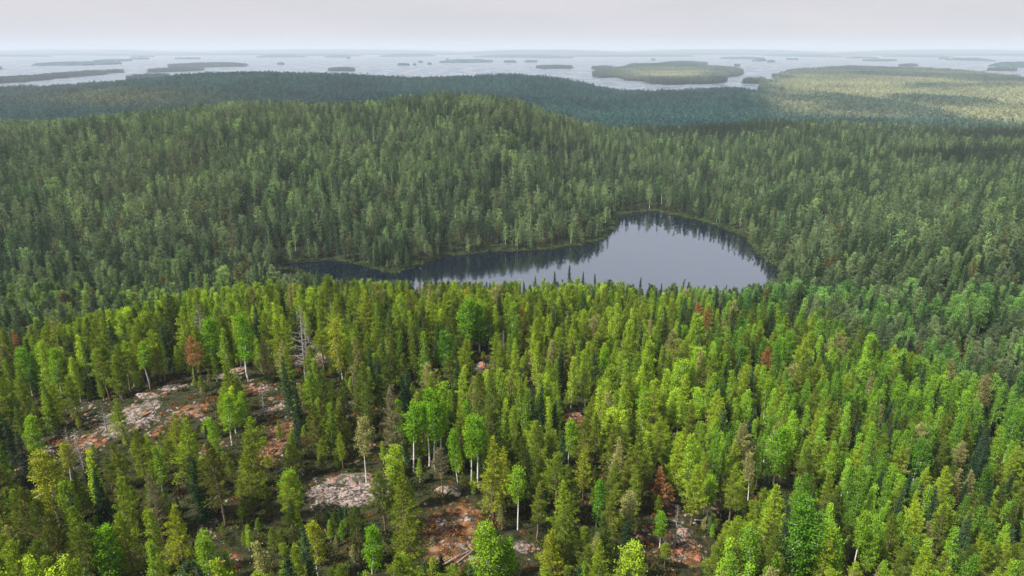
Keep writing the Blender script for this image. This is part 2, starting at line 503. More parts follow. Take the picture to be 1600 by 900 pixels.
# ------------------------------------------------------------------ terrain sheet (one polar sheet out to the horizon)
def polar_sheet():
    R = [14.0]
    while R[-1] < 70000:
        r = R[-1]
        R.append(r + max(0.9, r * 0.0075))
    R = np.array(R)
    TH = np.radians(np.linspace(-74, 74, 620))
    rr, tt = np.meshgrid(R, TH, indexing='ij')
    X, Y = rr * np.sin(tt), rr * np.cos(tt)
    Z = terrain(X, Y)
    v = np.stack([X, Y, Z], -1).reshape(-1, 3)
    nr, nt = len(R), len(TH)
    i = np.arange(nr - 1)[:, None] * nt + np.arange(nt - 1)[None]
    f = np.stack([i, i + 1, i + nt + 1, i + nt], -1).reshape(-1, 4)[:, ::-1]
    rock, dry = np.zeros(len(v)), np.zeros(len(v))
    k = np.hypot(v[:, 0], v[:, 1]) < 900
    rock[k], dry[k] = clear_fields(v[k, 0], v[k, 1])
    # some bare ground all over the front ridge, and the thin pale line of stones along the shore
    fg = k & (v[:, 1] < 260)
    rock[fg] = np.maximum(rock[fg], 0.45 * sstep(0.55, 0.7, vnoise(v[fg, 0] / 15, v[fg, 1] / 15, 77)))
    dry[fg] = np.maximum(dry[fg], 0.55 * sstep(0.5, 0.7, vnoise(v[fg, 0] / 11, v[fg, 1] / 11, 78)) * sstep(110, 60, v[fg, 0]))
    sh = k & (v[:, 2] > -0.2) & (v[:, 2] < 0.9)
    rock[sh] = np.maximum(rock[sh], 0.42 * (vnoise(v[sh, 0] / 12, v[sh, 1] / 12, 90) > 0.5))
    me = new_mesh('ground', v, f, 4, [M_GROUND], attrs={'rock': rock, 'dry': dry}, smooth=True)
    return link('ground', me, kind='structure', label='forest floor of heath, bare granite and red-brown moss')
polar_sheet()

def water_sheet(name, pts, z, mat, label):
    v = [(x, y, z) for x, y in pts]
    me = bpy.data.meshes.new(name)
    me.from_pydata(v, [], [list(range(len(v)))])
    me.materials.append(mat)
    me.update()
    return link(name, me, kind='structure', label=label)
tx = [p[0] for p in tarn_poly]; ty = [p[1] for p in tarn_poly]
water_sheet('lake', [(min(tx) - 6, min(ty) - 6), (max(tx) + 6, min(ty) - 6), (max(tx) + 6, max(ty) + 6), (min(tx) - 6, max(ty) + 6)], TARN, M_TARN,
            'dark still forest lake ringed by conifers, reflecting pale sky')
water_sheet('big_lake', [(-14000, 1500), (16000, 1500), (60000, 66000), (-60000, 66000)], BIG, M_BIGWATER,
            'wide pale lake dotted with wooded islands below the horizon')

# ------------------------------------------------------------------ tree meshes
def tube(path, radii, sides=5):
    path = np.asarray(path, float); n = len(path)
    V = []
    for i in range(n):
        d = path[min(i + 1, n - 1)] - path[max(i - 1, 0)]
        d = d / (np.linalg.norm(d) + 1e-9)
        a = np.cross(d, (0.3, 0.9, 0.2)); a /= np.linalg.norm(a) + 1e-9
        b = np.cross(d, a)
        for k in range(sides):
            w = 2 * pi * k / sides
            V.append(path[i] + radii[i] * (cos(w) * a + sin(w) * b))
    F = []
    for i in range(n - 1):
        for k in range(sides):
            k2 = (k + 1) % sides
            F.append((i * sides + k, i * sides + k2, (i + 1) * sides + k2, (i + 1) * sides + k))
    return np.array(V), np.array(F)

class Wood:
    def __init__(s): s.v = []; s.f = []; s.n = 0
    def add(s, path, radii, sides=5):
        v, f = tube(path, radii, sides)
        s.v.append(v); s.f.append(f + s.n); s.n += len(v)
    def arrays(s): return np.concatenate(s.v), np.concatenate(s.f)

def leaves(C, D, L, W, r):
    """diamond shaped leaf faces: centre C, direction D, length L, width W -> verts, quads"""
    n = len(C)
    D = D / (np.linalg.norm(D, axis=1, keepdims=True) + 1e-9)
    q = r.normal(size=(n, 3)); S = np.cross(D, q); S /= np.linalg.norm(S, axis=1, keepdims=True) + 1e-9
    L = L[:, None] * 0.5; W = W[:, None] * 0.5
    v = np.stack([C - D * L, C + S * W, C + D * L, C - S * W], 1).reshape(-1, 3)
    f = np.arange(4 * n).reshape(n, 4)
    vary = np.repeat(r.random(n), 4)
    return v, f, vary

def build_tree(kind, seed, lod=0, **o):
    """returns (trunk arrays, crown arrays, height)"""
    r = np.random.default_rng(seed)
    wood = Wood()
    H = o.get('H', 15.0)
    t0 = o.get('t0', 0.3); R = o.get('R', 2.3)
    nb = o.get('nb', 90)
    bend = r.normal(size=2) * o.get('bend', 0.25)
    wob = r.normal(size=(2,)) * 0.15
    def axis(t):
        t = np.asarray(t, float)
        return np.stack([bend[0] * t ** 2 + wob[0] * np.sin(t * 7), bend[1] * t ** 2 + wob[1] * np.sin(t * 6 + 1), H * t], -1)
    r0 = o.get('r0', 0.17)
    ts = np.linspace(0, 1, 7 if lod == 0 else 3)
    wood.add(axis(ts), r0 * (1 - ts) ** 0.8 + 0.025, 6 if lod == 0 else 3)
    if lod: nb = int(nb * (0.5 if lod == 1 else 0.16))
    clumps, dirs = [], []
    gold = r.random() * 6.28
    lean = r.random() * 6.28
    asym = o.get('asym', 0.2)
    for i in range(nb):
        s = (i + r.random()) / nb
        if kind == 'spruce': s = s ** 0.9
        if kind == 'pine' and lod == 0:            # whorls, one for each year of growth
            nw = 15 if H > 14 else 13
            s = min(0.985, (math.floor(s * nw) + 0.5 + r.normal() * 0.10) / nw)
            s = max(s, 0.0)
        t = t0 + (1 - t0) * s
        ang = gold + i * 2.399 + r.normal() * 0.3
        if kind == 'pine':
            shp = (1 - s) ** (o.get('pw', 0.72) + 0.20) * (0.55 + 0.45 * min(1, s * 4.5))
            el = rad(-5 + 45 * s + r.normal() * 8)
            curl = 0.25
        elif kind == 'birch':
            shp = (sin(pi * (0.12 + 0.80 * s)) ** 0.75) if not o.get('pt') else 1.15 * (1 - s) ** 0.72 * (0.5 + 0.5 * min(1, s * 4))
            el = rad(32 + 35 * s + r.normal() * 8)
            curl = -0.28
        elif kind == 'spruce':
            shp = (1 - s) ** 0.88 * (0.8 + 0.2 * min(1, s * 6)) * (0.85 + 0.15 * sin(i * 0.9))
            el = rad(-22 + 50 * s + r.normal() * 5)
            curl = 0.22
        else:
            shp = (1 - s) ** 0.7; el = rad(-5 + 30 * s + r.normal() * 12); curl = 0.1
        ln = R * shp * ((0.45 + 0.85 * r.random()) if kind == 'pine' else (0.70 + 0.45 * r.random())) * (1 + asym * cos(ang - lean)) + 0.12
        a0 = axis(t)
        h = np.array([cos(ang), sin(ang), 0])
        npt = 3
        pts = []
        for u in np.linspace(0, 1, npt):
            pts.append(a0 + h * ln * u * cos(el) + np.array([0, 0, 1]) * (ln * u * sin(el) + curl * ln * u * u))
        pts = np.array(pts)
        if lod == 0 and (ln > 0.5):
            wood.add(pts, [0.012 + 0.016 * ln, 0.012 + 0.008 * ln, 0.008], 3)
        if kind == 'dead':
            if lod == 0 and ln > 0.4:
                for q in range(3):
                    u = 0.4 + 0.2 * q
                    p = a0 + (pts[-1] - a0) * u
                    e = p + (h + r.normal(size=3) * 0.6) * ln * 0.3
                    wood.add([p, e], [0.015, 0.006], 3)
            keep = o.get('needles', 0.15)
        elif kind == 'pine' and s < 0.38:           # old lower boughs are half bare
            keep = 0.50 + s
            if lod == 0 and ln > 0.6:
                for q in range(4):
                    p = pts[0] + (pts[-1] - pts[0]) * (0.3 + 0.17 * q)
                    wood.add([p, p + (h * 0.5 + r.normal(size=3) * (0.7, 0.7, 0.35)) * ln * 0.35], [0.014, 0.006], 3)
        else:
            keep = 1.0
        step = o.get('step', 0.33) * (1 if lod == 0 else 1.7 if lod == 1 else 3.2)
        nc = max(1, int(ln * 0.85 / step) + 1)
        for q in range(nc):
            if r.random() > keep: continue
            u = 1 - (q / nc) * (0.8 if kind != 'spruce' else 0.97) - r.random() * 0.08
            base = pts[0] * (1 - u) + pts[-1] * u
            if kind == 'birch': base = base + np.array([0, 0, curl * ln * (u * u - u) * -1])
            side = np.cross(h, (0, 0, 1))
            spread = ln * o.get('lat', 0.26) * (1.1 - 0.6 * u)
            for w in ([0] if q == 0 and kind != 'birch' else [-1, 1]):
                c = base + side * w * spread * (0.5 + 0.7 * r.random()) + r.normal(size=3) * 0.06
                clumps.append(c); dirs.append(h * cos(el) + side * w * 0.6 + np.array([0, 0, sin(el) + (0.35 if kind == 'pine' else -0.1)]))
    # leader
    if kind in ('pine', 'spruce', 'birch'):
        for q in range(4 if lod == 0 else 2):
            clumps.append(axis(1.0 - q * 0.018)); dirs.append(np.array([0, 0, 1.0]))
    wv, wf = wood.arrays()
    if not clumps:
        return (wv, wf), None
    C = np.array(clumps); Dv = np.array(dirs)
    k = o.get('tuft', 6)
    L = o.get('L', 0.46); W = o.get('W', 0.15); sg = o.get('sg', 0.16)
    if lod == 1: k = max(2, int(k * 0.55)); L *= 1.7; W *= 2.0; sg *= 1.7
    if lod == 2: k = max(2, int(k * 0.4)); L *= 3.0; W *= 4.2; sg *= 2.4
    Ck = np.repeat(C, k, 0) + r.normal(size=(len(C) * k, 3)) * sg
    Dk = np.repeat(Dv, k, 0) + r.normal(size=(len(C) * k, 3)) * o.get('dsp', 0.55)
    n = len(Ck)
    v, f, va = leaves(Ck, Dk, L * (0.7 + 0.6 * r.random(n)), W * (0.7 + 0.6 * r.random(n)), r)
    # tufts of one branch share some of their tone
    cl = np.repeat(np.repeat(r.random(len(C)), k), 4)
    va = 0.5 * va + 0.5 * cl
    return (wv, wf), (v, f, va)

SPECIES = {
    'pine': dict(mat=M_NEEDLE, bark=M_PINEBARK, var=[
        dict(H=15, R=2.3, t0=0.22, nb=92), dict(H=16, R=2.7, t0=0.33, nb=88, pw=0.6, asym=0.3), dict(H=14, R=1.8, t0=0.16, nb=84, pw=0.8),
        dict(H=15, R=2.1, t0=0.42, nb=66, pw=0.5, asym=0.35), dict(H=13, R=2.5, t0=0.14, nb=92, pw=0.85), dict(H=15.5, R=1.7, t0=0.30, nb=70, pw=0.65)]),
    'birch': dict(mat=M_LEAF, bark=M_BIRCHBARK, var=[
        dict(H=14, R=2.3, t0=0.34, nb=46, r0=0.12), dict(H=15, R=1.8, t0=0.42, nb=40, r0=0.11), dict(H=13, R=2.9, t0=0.22, nb=58, r0=0.13, asym=0.3),
        dict(H=14, R=1.5, t0=0.30, nb=40, r0=0.10), dict(H=15, R=2.1, t0=0.50, nb=38, r0=0.12, asym=0.35),
        dict(H=14, R=1.8, t0=0.14, nb=56, r0=0.12, pt=1), dict(H=14, R=2.2, t0=0.20, nb=58, r0=0.12, pt=1, asym=0.35), dict(H=13, R=1.4, t0=0.10, nb=48, r0=0.10, pt=1), dict(H=15, R=1.9, t0=0.26, nb=52, r0=0.11, pt=1, asym=0.3)]),
    'spruce': dict(mat=M_SPRUCE, bark=M_SPRUCEBARK, var=[
        dict(H=16, R=2.3, t0=0.05, nb=170), dict(H=15, R=1.8, t0=0.07, nb=150), dict(H=17, R=2.0, t0=0.10, nb=160, asym=0.1)]),
    'dead': dict(mat=M_NEEDLE, bark=M_DEADBARK, var=[
        dict(H=14, R=1.9, t0=0.2, nb=60, needles=0.0), dict(H=15, R=1.6, t0=0.35, nb=50, needles=0.12)]),
}
for k, d in SPECIES.items():
    for v in d['var']:
        if k == 'birch': v.update(tuft=9, L=0.27, W=0.19, sg=0.24, dsp=1.2, step=0.36, lat=0.30)
        if k == 'spruce': v.update(tuft=4, L=0.46, W=0.13, sg=0.09, dsp=0.35, step=0.30, lat=0.16)
        if k in ('pine', 'dead'): v.update(tuft=10, L=0.46, W=0.085, sg=0.15, dsp=0.5, R=v['R'] * 1.28, nb=int(v['nb'] * 0.86))

NEARMESH = {}     # (kind, variant) -> (trunk mesh, crown mesh)
def near_mesh(kind, i):
    key = (kind, i)
    if key not in NEARMESH:
        sp = SPECIES[kind]; v = sp['var'][i]
        (wv, wf), cr = build_tree(kind, 100 + 17 * i + len(kind), 0, **v)
        tm = new_mesh(kind + '_trunk', wv, wf, 4, [sp['bark']], smooth=True)
        cm = new_mesh(kind + '_crown', cr[0], cr[1], 4, [sp['mat']], attrs={'vary': cr[2]}) if cr is not None else None
        NEARMESH[key] = (tm, cm, v['H'])
    return NEARMESH[key]

def joined_mesh(kind, i, lod):
    sp = SPECIES[kind]; v = sp['var'][i]
    (wv, wf), cr = build_tree(kind, 100 + 17 * i + len(kind), lod, **v)
    if cr is None:
        return new_mesh(kind, wv, wf, 4, [sp['bark']])
    V = np.concatenate([wv, cr[0]]); F = np.concatenate([wf, cr[1] + len(wv)])
    va = np.concatenate([np.full(len(wv), 0.5), cr[2]])
    mi = np.concatenate([np.zeros(len(wf), int), np.ones(len(cr[1]), int)])
    return new_mesh(kind, V, F, 4, [sp['bark'], sp['mat']], mi, {'vary': va})

def make_collection(name, meshes):
    c = bpy.data.collections.new(name)
    for i, me in enumerate(meshes):
        c.objects.link(bpy.data.objects.new('%s_%02d' % (name, i), me))
    return c

def instancer(name, pts, idx, rot, scl, tint, coll, label, **props):
    me = bpy.data.meshes.new(name)
    n = len(pts)
    me.vertices.add(n); me.vertices.foreach_set('co', np.asarray(pts, np.float32).ravel())
    a = me.attributes.new('idx', 'INT', 'POINT'); a.data.foreach_set('value', np.asarray(idx, np.int32))
    for k, arr in (('rot', rot), ('scl', scl), ('tint', tint)):
        a = me.attributes.new(k, 'FLOAT_VECTOR', 'POINT'); a.data.foreach_set('vector', np.asarray(arr, np.float32).ravel())
    o = link(name, me, kind='stuff', label=label, **props)
    g = bpy.data.node_groups.new(name, 'GeometryNodeTree')
    g.interface.new_socket('Geometry', in_out='INPUT', socket_type='NodeSocketGeometry')
    g.interface.new_socket('Geometry', in_out='OUTPUT', socket_type='NodeSocketGeometry')
    N, Lk = g.nodes, g.links
    gi, go = N.new('NodeGroupInput'), N.new('NodeGroupOutput')
    ip = N.new('GeometryNodeInstanceOnPoints'); ci = N.new('GeometryNodeCollectionInfo')
    ci.inputs['Collection'].default_value = coll
    ci.inputs['Separate Children'].default_value = True
    ci.inputs['Reset Children'].default_value = True
    def na(nm, ty):
        q = N.new('GeometryNodeInputNamedAttribute'); q.data_type = ty; q.inputs['Name'].default_value = nm
        return q.outputs[0]
    Lk.new(gi.outputs[0], ip.inputs['Points']); Lk.new(ci.outputs[0], ip.inputs['Instance'])
    ip.inputs['Pick Instance'].default_value = True
    Lk.new(na('idx', 'INT'), ip.inputs['Instance Index'])
    Lk.new(na('rot', 'FLOAT_VECTOR'), ip.inputs['Rotation'])
    Lk.new(na('scl', 'FLOAT_VECTOR'), ip.inputs['Scale'])
    Lk.new(ip.outputs[0], go.inputs[0])
    md = o.modifiers.new('scatter', 'NODES'); md.node_group = g
    return o

# ------------------------------------------------------------------ where the trees stand
TREES = []     # dicts: kind, x, y, z, h (height), var, rot, tint, hero label or None
def add_tree(kind, x, y, h, tint, var=None, label=None, wide=1.0, z=None):
    nv = len(SPECIES[kind]['var'])
    TREES.append(dict(kind=kind, x=x, y=y, h=h, tint=tint, var=int(rng.integers(nv)) if var is None else var,
                      rot=float(rng.random() * 6.28), label=label, wide=wide, z=z))

VIV = (0.125, 0.27, 0.010); LIME = (0.17, 0.30, 0.015); YEL = (0.24, 0.27, 0.02); PALE = (0.24, 0.24, 0.08); GRN = (0.080, 0.20, 0.014)
OLV = (0.125, 0.160, 0.016); OLY = (0.205, 0.245, 0.018); DOL = (0.080, 0.095, 0.016); GREY = (0.14, 0.13, 0.07); DSP = (0.018, 0.045, 0.016); RUST = (0.29, 0.145, 0.055)
# kind, photo x and y of the top, height, tint, variant, label
heroes = [
    ('birch', 664, 612, 16.5, VIV, 4, 'left of the white-trunked birches in the middle, with a bright green crown'),
    ('birch', 684, 602, 17.5, LIME, 1, 'tallest white-trunked birch of the middle clump, bright green crown'),
    ('birch', 676, 632, 14.5, VIV, 4, 'small-crowned birch standing inside the middle white-trunked clump'),
    ('birch', 640, 634, 14.5, VIV, 4, 'birch on the left edge of the middle white-trunked clump'),
    ('birch', 712, 672, 11.5, VIV, 3, 'small bright birch between the middle birch clump and the orange clearing'),
    ('birch', 746, 650, 15.0, VIV, 4, 'round bright birch on slanting white trunk, right of the small bright birch'),
    ('birch', 735, 655, 14.0, LIME, 1, 'slim birch leaning against the round bright birch in the middle'),
    ('birch', 728, 630, 11.0, VIV, 3, 'narrow deep green birch behind the round bright birch in the middle'),
    ('birch', 810, 733, 12.0, LIME, 4, 'thin birch with long bare white trunk and tiny lime tuft'),
    ('birch', 766, 826, 12.0, LIME, 2, 'broad lime birch beside the orange clearing at the bottom edge'),
    ('birch', 790, 850, 9.0, VIV, 2, 'bushy birch just right of the broad lime birch at the bottom edge'),
    ('birch', 577, 823, 10.0, VIV, 0, 'vivid green birch below the big pale rock slab'),
    ('birch', 891, 659, 10.5, LIME, 0, 'small lime birch beside a small stony gap right of centre'),
    ('birch', 1009, 610, 12.0, VIV, 0, 'vivid birch with white trunk in the dark wood right of centre'),
    ('birch', 47, 656, 12.0, LIME, 0, 'round lime birch near the left rocks with white stem'),
    ('birch', 67, 711, 14.0, YEL, 2, 'tall yellow-green birch draping down beside the left boulders'),
    ('birch', 98, 693, 9.5, YEL, 4, 'yellowish birch with bare leaning stem right of the left boulders'),
    ('birch', 162, 828, 10.5, VIV, 2, 'vivid wide birch near the lower left corner'),
    ('birch', 351, 620, 11.5, LIME, 0, 'left of the twin lime birches above the orange gully'),
    ('birch', 378, 615, 11.0, LIME, 3, 'right of the twin lime birches above the orange gully'),
    ('birch', 327, 655, 12.0, LIME, 3, 'bright slim birch left below the twin lime birches'),
    ('birch', 449, 738, 9.0, LIME, 2, 'bushy lime birch left of the big pale rock slab'),
    ('birch', 490, 818, 10.0, YEL, 0, 'yellow-green birch below the left end of the big pale slab'),
    ('birch', 564, 657, 13.5, PALE, 4, 'pale thin-leaved birch growing at the head of the big pale slab'),
    ('birch', 219, 537, 11.0, LIME, 4, 'lollipop-shaped birch with long bare white trunk on the upper left'),
    ('birch', 375, 497, 14.0, VIV, 0, 'bright birch near the crest behind the pale rock ledge'),
    ('birch', 326, 500, 12.0, VIV, 2, 'bright birch left of the one behind the pale rock ledge'),
    ('birch', 34, 546, 12.0, VIV, 2, 'vivid birch at the left edge, nearest the frame border'),
    ('birch', 56, 540, 12.0, LIME, 0, 'vivid birch second from the left frame border'),
    ('birch', 80, 548, 11.0, LIME, 2, 'vivid birch third from the left frame border'),
    ('birch', 526, 500, 15.0, YEL, 3, 'tall yellow-lime birch at the right end of the rock shelf'),
    ('birch', 729, 470, 13.0, VIV, 2, 'broad round-topped birch on the crest below the lake'),
    ('birch', 748, 476, 12.0, VIV, 2, 'second broad birch touching the round-topped one on the crest'),
    ('birch', 692, 519, 11.0, GRN, 2, 'deep green bushy birch below the round-topped crest birch'),
    ('birch', 943, 546, 12.0, VIV, 1, 'slim vivid birch standing forward of the bright birch wood'),
    ('birch', 1219, 671, 14.0, VIV, 2, 'big vivid birch mid-right with leafy crown to the ground'),
    ('birch', 1272, 786, 17.0, GRN, 2, 'very large emerald birch near the bottom right'),
    ('birch', 1262, 830, 12.0, GRN, 0, 'emerald birch leaning on the very large one at bottom right'),
    ('birch', 1178, 710, 11.0, PALE, 1, 'pale speckled birch right of the rust-brown pine'),
    ('birch', 1111, 748, 9.0, LIME, 0, 'small bright birch beside the pale clearing right of centre'),
    ('birch', 982, 770, 10.0, PALE, 4, 'pale cream-leaved birch left of the rust-brown pine'),
    ('birch', 1035, 803, 7.0, VIV, 0, 'little birch sapling on the pale clearing right of centre'),
    ('birch', 1352, 800, 13.0, LIME, 1, 'leaning lime birch with bare stem near the bottom right'),
    ('birch', 1300, 711, 12.0, LIME, 3, 'slim lime birch above the very large emerald birch'),
    ('birch', 1441, 688, 13.0, GRN, 2, 'broad rounded birch in the dark right-hand wood'),
    ('birch', 1566, 669, 16.0, LIME, 3, 'tall lime birch standing out near the right border'),
    ('birch', 1364, 836, 9.0, LIME, 2, 'round lime birch low at the bottom right'),
    ('birch', 1236, 520, 12.0, VIV, 2, 'bright birch where the lit wood meets the dark right-hand wood'),
    ('birch', 1200, 590, 13.0, LIME, 3, 'lime birch left of the edge of the dark right-hand wood'),
    ('birch', 935, 752, 11.0, GRN, 3, 'green narrow birch in the dark wood above the bottom middle'),
    ('pine', 770, 686, 15.5, OLY, 4, 'large conical olive pine rising behind the broad lime birch'),
    ('pine', 788, 700, 11.0, OLY, 2, 'narrow pine tucked behind the large conical olive pine'),
    ('pine', 381, 678, 15.0, OLV, 0, 'full olive pine at the foot of the orange gully'),
    ('pine', 332, 690, 16.0, DOL, 1, 'broad dark olive pine left of the orange gully'),
    ('pine', 270, 789, 13.0, OLY, 0, 'yellow-olive pine in the lower left, lighter than its neighbours'),
    ('pine', 236, 742, 13.0, GREY, 5, 'pale greyish pine left of the yellow-olive one, lower left'),
    ('pine', 213, 671, 12.5, OLV, 0, 'olive pine below the big pink rock field on the left'),
    ('pine', 270, 648, 11.5, OLY, 4, 'yellow-olive pine on the pink rock field, beside red moss'),
    ('pine', 180, 690, 12.0, OLV, 2, 'olive pine left of the one below the pink rock field'),
    ('pine', 34, 762, 14.0, DOL, 3, 'drooping dark olive pine near the left border, lower left'),
    ('pine', 70, 800, 14.0, DOL, 1, 'sprawling dark pine in the lower left corner'),
    ('pine', 489, 630, 13.0, DOL, 0, 'dark olive pine above the big pale slab'),
    ('pine', 526, 620, 13.0, OLV, 2, 'olive pine above the big pale slab, right of a darker one'),
    ('pine', 456, 678, 10.0, OLV, 4, 'small olive pine between gully and big pale slab'),
    ('pine', 626, 740, 13.0, OLV, 4, 'conical olive pine right of the big pale slab'),
    ('pine', 638, 800, 13.0, OLV, 1, 'olive pine left of the orange clearing, at the bottom'),
    ('pine', 608, 607, 18.0, GREY, 5, 'tall sparse straw-coloured pine left of the middle birch clump'),
    ('pine', 689, 703, 10.0, GREY, 3, 'greyish thin pine on the upper lip of the orange clearing'),
    ('pine', 864, 833, 11.0, OLY, 4, 'yellow-olive pine in the bottom middle, right of the stony gap'),
    ('pine', 840, 752, 11.0, OLV, 5, 'slim pine right of the thin white-stemmed birch'),
    ('pine', 918, 640, 14.0, OLV, 0, 'olive pine beside the small stony gap right of centre'),
    ('pine', 913, 695, 13.0, OLY, 5, 'slender yellow-olive pine below the small stony gap'),
    ('pine', 959, 661, 14.0, OLV, 2, 'narrow pine in the wood left of the rust-brown pine'),
    ('pine', 986, 701, 13.0, OLV, 0, 'olive pine close on the left of the rust-brown pine'),
    ('pine', 955, 752, 13.0, OLV, 2, 'olive pine standing over the wood at bottom middle'),
    ('pine', 1036, 732, 9.0, RUST, 4, 'rust-brown dying pine right of centre'),
    ('pine', 655, 441, 9.0, RUST, 2, 'rust-tipped pine against the lake, left part of the crest'),
    ('pine', 640, 452, 11.0, OLV, 3, 'olive pine beside the rust-tipped one on the crest'),
    ('pine', 20, 517, 11.0, RUST, 0, 'rust-coloured pine at the left edge of the crest'),
    ('pine', 293, 527, 11.0, RUST, 3, 'brown-orange pine with thin crown behind the pale rock ledge'),
    ('pine', 1090, 472, 12.0, RUST, 1, 'left rust-brown pine of the group near the lake corner'),
    ('pine', 1106, 478, 12.0, (0.24, 0.13, 0.04), 1, 'middle tan pine of the rusty group near the lake corner'),
    ('pine', 1122, 484, 11.0, RUST, 0, 'right rust-brown pine of the group near the lake corner'),
    ('pine', 1198, 542, 12.0, (0.28, 0.13, 0.04), 1, 'tan-orange pine in front of the dark right-hand wood'),
    ('pine', 570, 455, 13.0, OLY, 0, 'yellow-olive pine silhouetted against the left arm of the lake'),
    ('pine', 484, 425, 14.0, OLV, 4, 'pine pointing up into the left tip of the lake'),
    ('pine', 534, 436, 13.0, OLV, 1, 'rounded pine under the left arm of the lake'),
    ('spruce', 145, 735, 12.0, DSP, 0, 'dark spruce in the lower left between pale pines'),
    ('spruce', 300, 718, 13.0, DSP, 1, 'narrow dark spruce left of the broad dark pine'),
    ('spruce', 24, 680, 15.0, (0.03, 0.045, 0.03), 0, 'grey-green spruce at the left border beside orange rocks'),
    ('spruce', 462, 598, 12.0, DSP, 1, 'dark spruce below the rock shelf with grey snags'),
    ('spruce', 891, 414, 14.0, DSP, 1, 'tallest spruce tip against the lake'),
    ('spruce', 867, 425, 12.0, DSP, 0, 'spruce tip just left of the tallest one against the lake'),
    ('spruce', 837, 431, 10.0, DSP, 1, 'thin spruce tip third left of the tallest against the lake'),
    ('spruce', 819, 439, 9.0, DSP, 0, 'lowest of the spruce tips against the lake, on the left'),
    ('spruce', 912, 425, 11.0, DSP, 1, 'spruce tip just right of the tallest one against the lake'),
    ('spruce', 932, 428, 11.0, DSP, 1, 'small spruce tip second right of the tallest against the lake'),
    ('spruce', 1002, 434, 12.0, DSP, 1, 'lone spruce tip left of the lake corner'),
    ('spruce', 1034, 442, 11.0, DSP, 1, 'spruce tip between lone spruce and rusty group'),
    ('spruce', 1068, 436, 12.0, DSP, 2, 'spruce tip rising just before the rusty group'),
    ('spruce', 982, 816, 11.0, DSP, 0, 'black-green spruce at the bottom, right of the middle'),
    ('spruce', 631, 590, 12.0, DSP, 0, 'dark spruce behind the middle birch clump'),
    ('dead', 465, 476, 16.0, GREY, 0, 'tall bare grey snag rising over the rock shelf'),
    ('dead', 473, 492, 14.0, GREY, 0, 'shorter bare snag right of the tall grey one over the rock shelf'),
    ('dead', 307, 470, 13.0, (0.2, 0.18, 0.12), 1, 'grey half-dead pine among bright birches on the upper left'),
    ('dead', 100, 665, 10.0, GREY, 0, 'bare brown thicket tree behind the left boulders'),
    ('dead', 116, 668, 10.0, GREY, 0, 'bare tree next to the brown thicket tree on the left rocks'),
    ('dead', 158, 628, 8.0, GREY, 0, 'white leafless stem at the left end of the pink rock field'),
    ('dead', 408, 598, 9.0, GREY, 0, 'white leafless stem over the orange gully'),
    ('dead', 1060, 790, 9.0, GREY, 0, 'small grey snag above the pale clearing right of centre'),
    ('dead', 1500, 560, 13.0, GREY, 0, 'thin pale snag in the right-hand wood beside a stony gap'),
]
for (k, px, py, h, tint, var, lab) in heroes:
    # wide-angle: the top of the tree is on the ray of the pixel
    if py < 600: h *= 1.0 + 0.32 * (1 - max(0.0, py - 480) / 120.0 if py > 480 else 1.0)
    x, y = hit_ground(px, py, h)
    add_tree(k, x, y, h, tint, var, lab + ('' if any(w in lab for w in ('birch', 'pine', 'spruce', 'snag', 'tree', 'stem')) else ', ' + k))
NH = len(TREES)
hx = np.array([t['x'] for t in TREES]); hyy = np.array([t['y'] for t in TREES]); hh = np.array([t['h'] for t in TREES])
hz = terrain(hx, hyy)
for t_, z_ in zip(TREES, hz): t_['z'] = float(z_)

def scatter():
    """all other trees out to 1350 m, on a jittered grid"""
    out = []
    for (y0, y1, cell) in ((34, 140, 3.05), (140, 215, 3.4), (215, 330, 4.0), (330, 700, 5.5), (700, 1350, 6.4)):
        ys = np.arange(y0, y1, cell)
        W = 0.80 * y1 + 60
        xs = np.arange(-W, W, cell)
        X, Y = np.meshgrid(xs, ys)
        X = X.ravel() + rng.uniform(-0.48, 0.48, X.size) * cell
        Y = Y.ravel() + rng.uniform(-0.48, 0.48, Y.size) * cell
        k = np.abs(X) < 0.80 * Y + 45
        out.append(np.stack([X[k], Y[k]], 1))
    P = np.concatenate(out)
    X, Y = P[:, 0], P[:, 1]
    Z = terrain(X, Y)
    rock, dry = clear_fields(X, Y)
    sd = poly_sd(X, Y, tarn_poly)
    u = rng.random(len(X))
    keep = ((Z > 0.30) | (sd > 60)) & (sd > -3)
    keep &= ~((np.maximum(rock, dry) > 0.35) & (u > 0.06))
    keep &= ~((Y < 300) & (u > 0.93))                              # gaps on the ridge
    keep &= ~((Y > 330) & (u > 0.62 + 0.38 * sstep(0.36, 0.48, fbm(X / 70, Y / 70, 57, 3))))   # thin stands and gaps on the hills
    keep &= ~((Y < 210) & (X < 70) & (vnoise(X / 9, Y / 9, 55) > 0.68) & (u > 0.4))
    return X[keep], Y[keep], Z[keep]

SX, SY, SZ = scatter()
n0 = len(SX)
_x, _y = rng.uniform(-230, 230, 9000), rng.uniform(50, 300, 9000)      # saplings between the grown trees
_k = (np.abs(_x) < 0.8 * _y + 30)
_r, _d2 = clear_fields(_x, _y)
_k &= (np.maximum(_r, _d2) < 0.35) | (rng.random(9000) < 0.12)
_x, _y = _x[_k], _y[_k]
SX = np.concatenate([SX, _x]); SY = np.concatenate([SY, _y]); SZ = np.concatenate([SZ, terrain(_x, _y)])
n = len(SX)
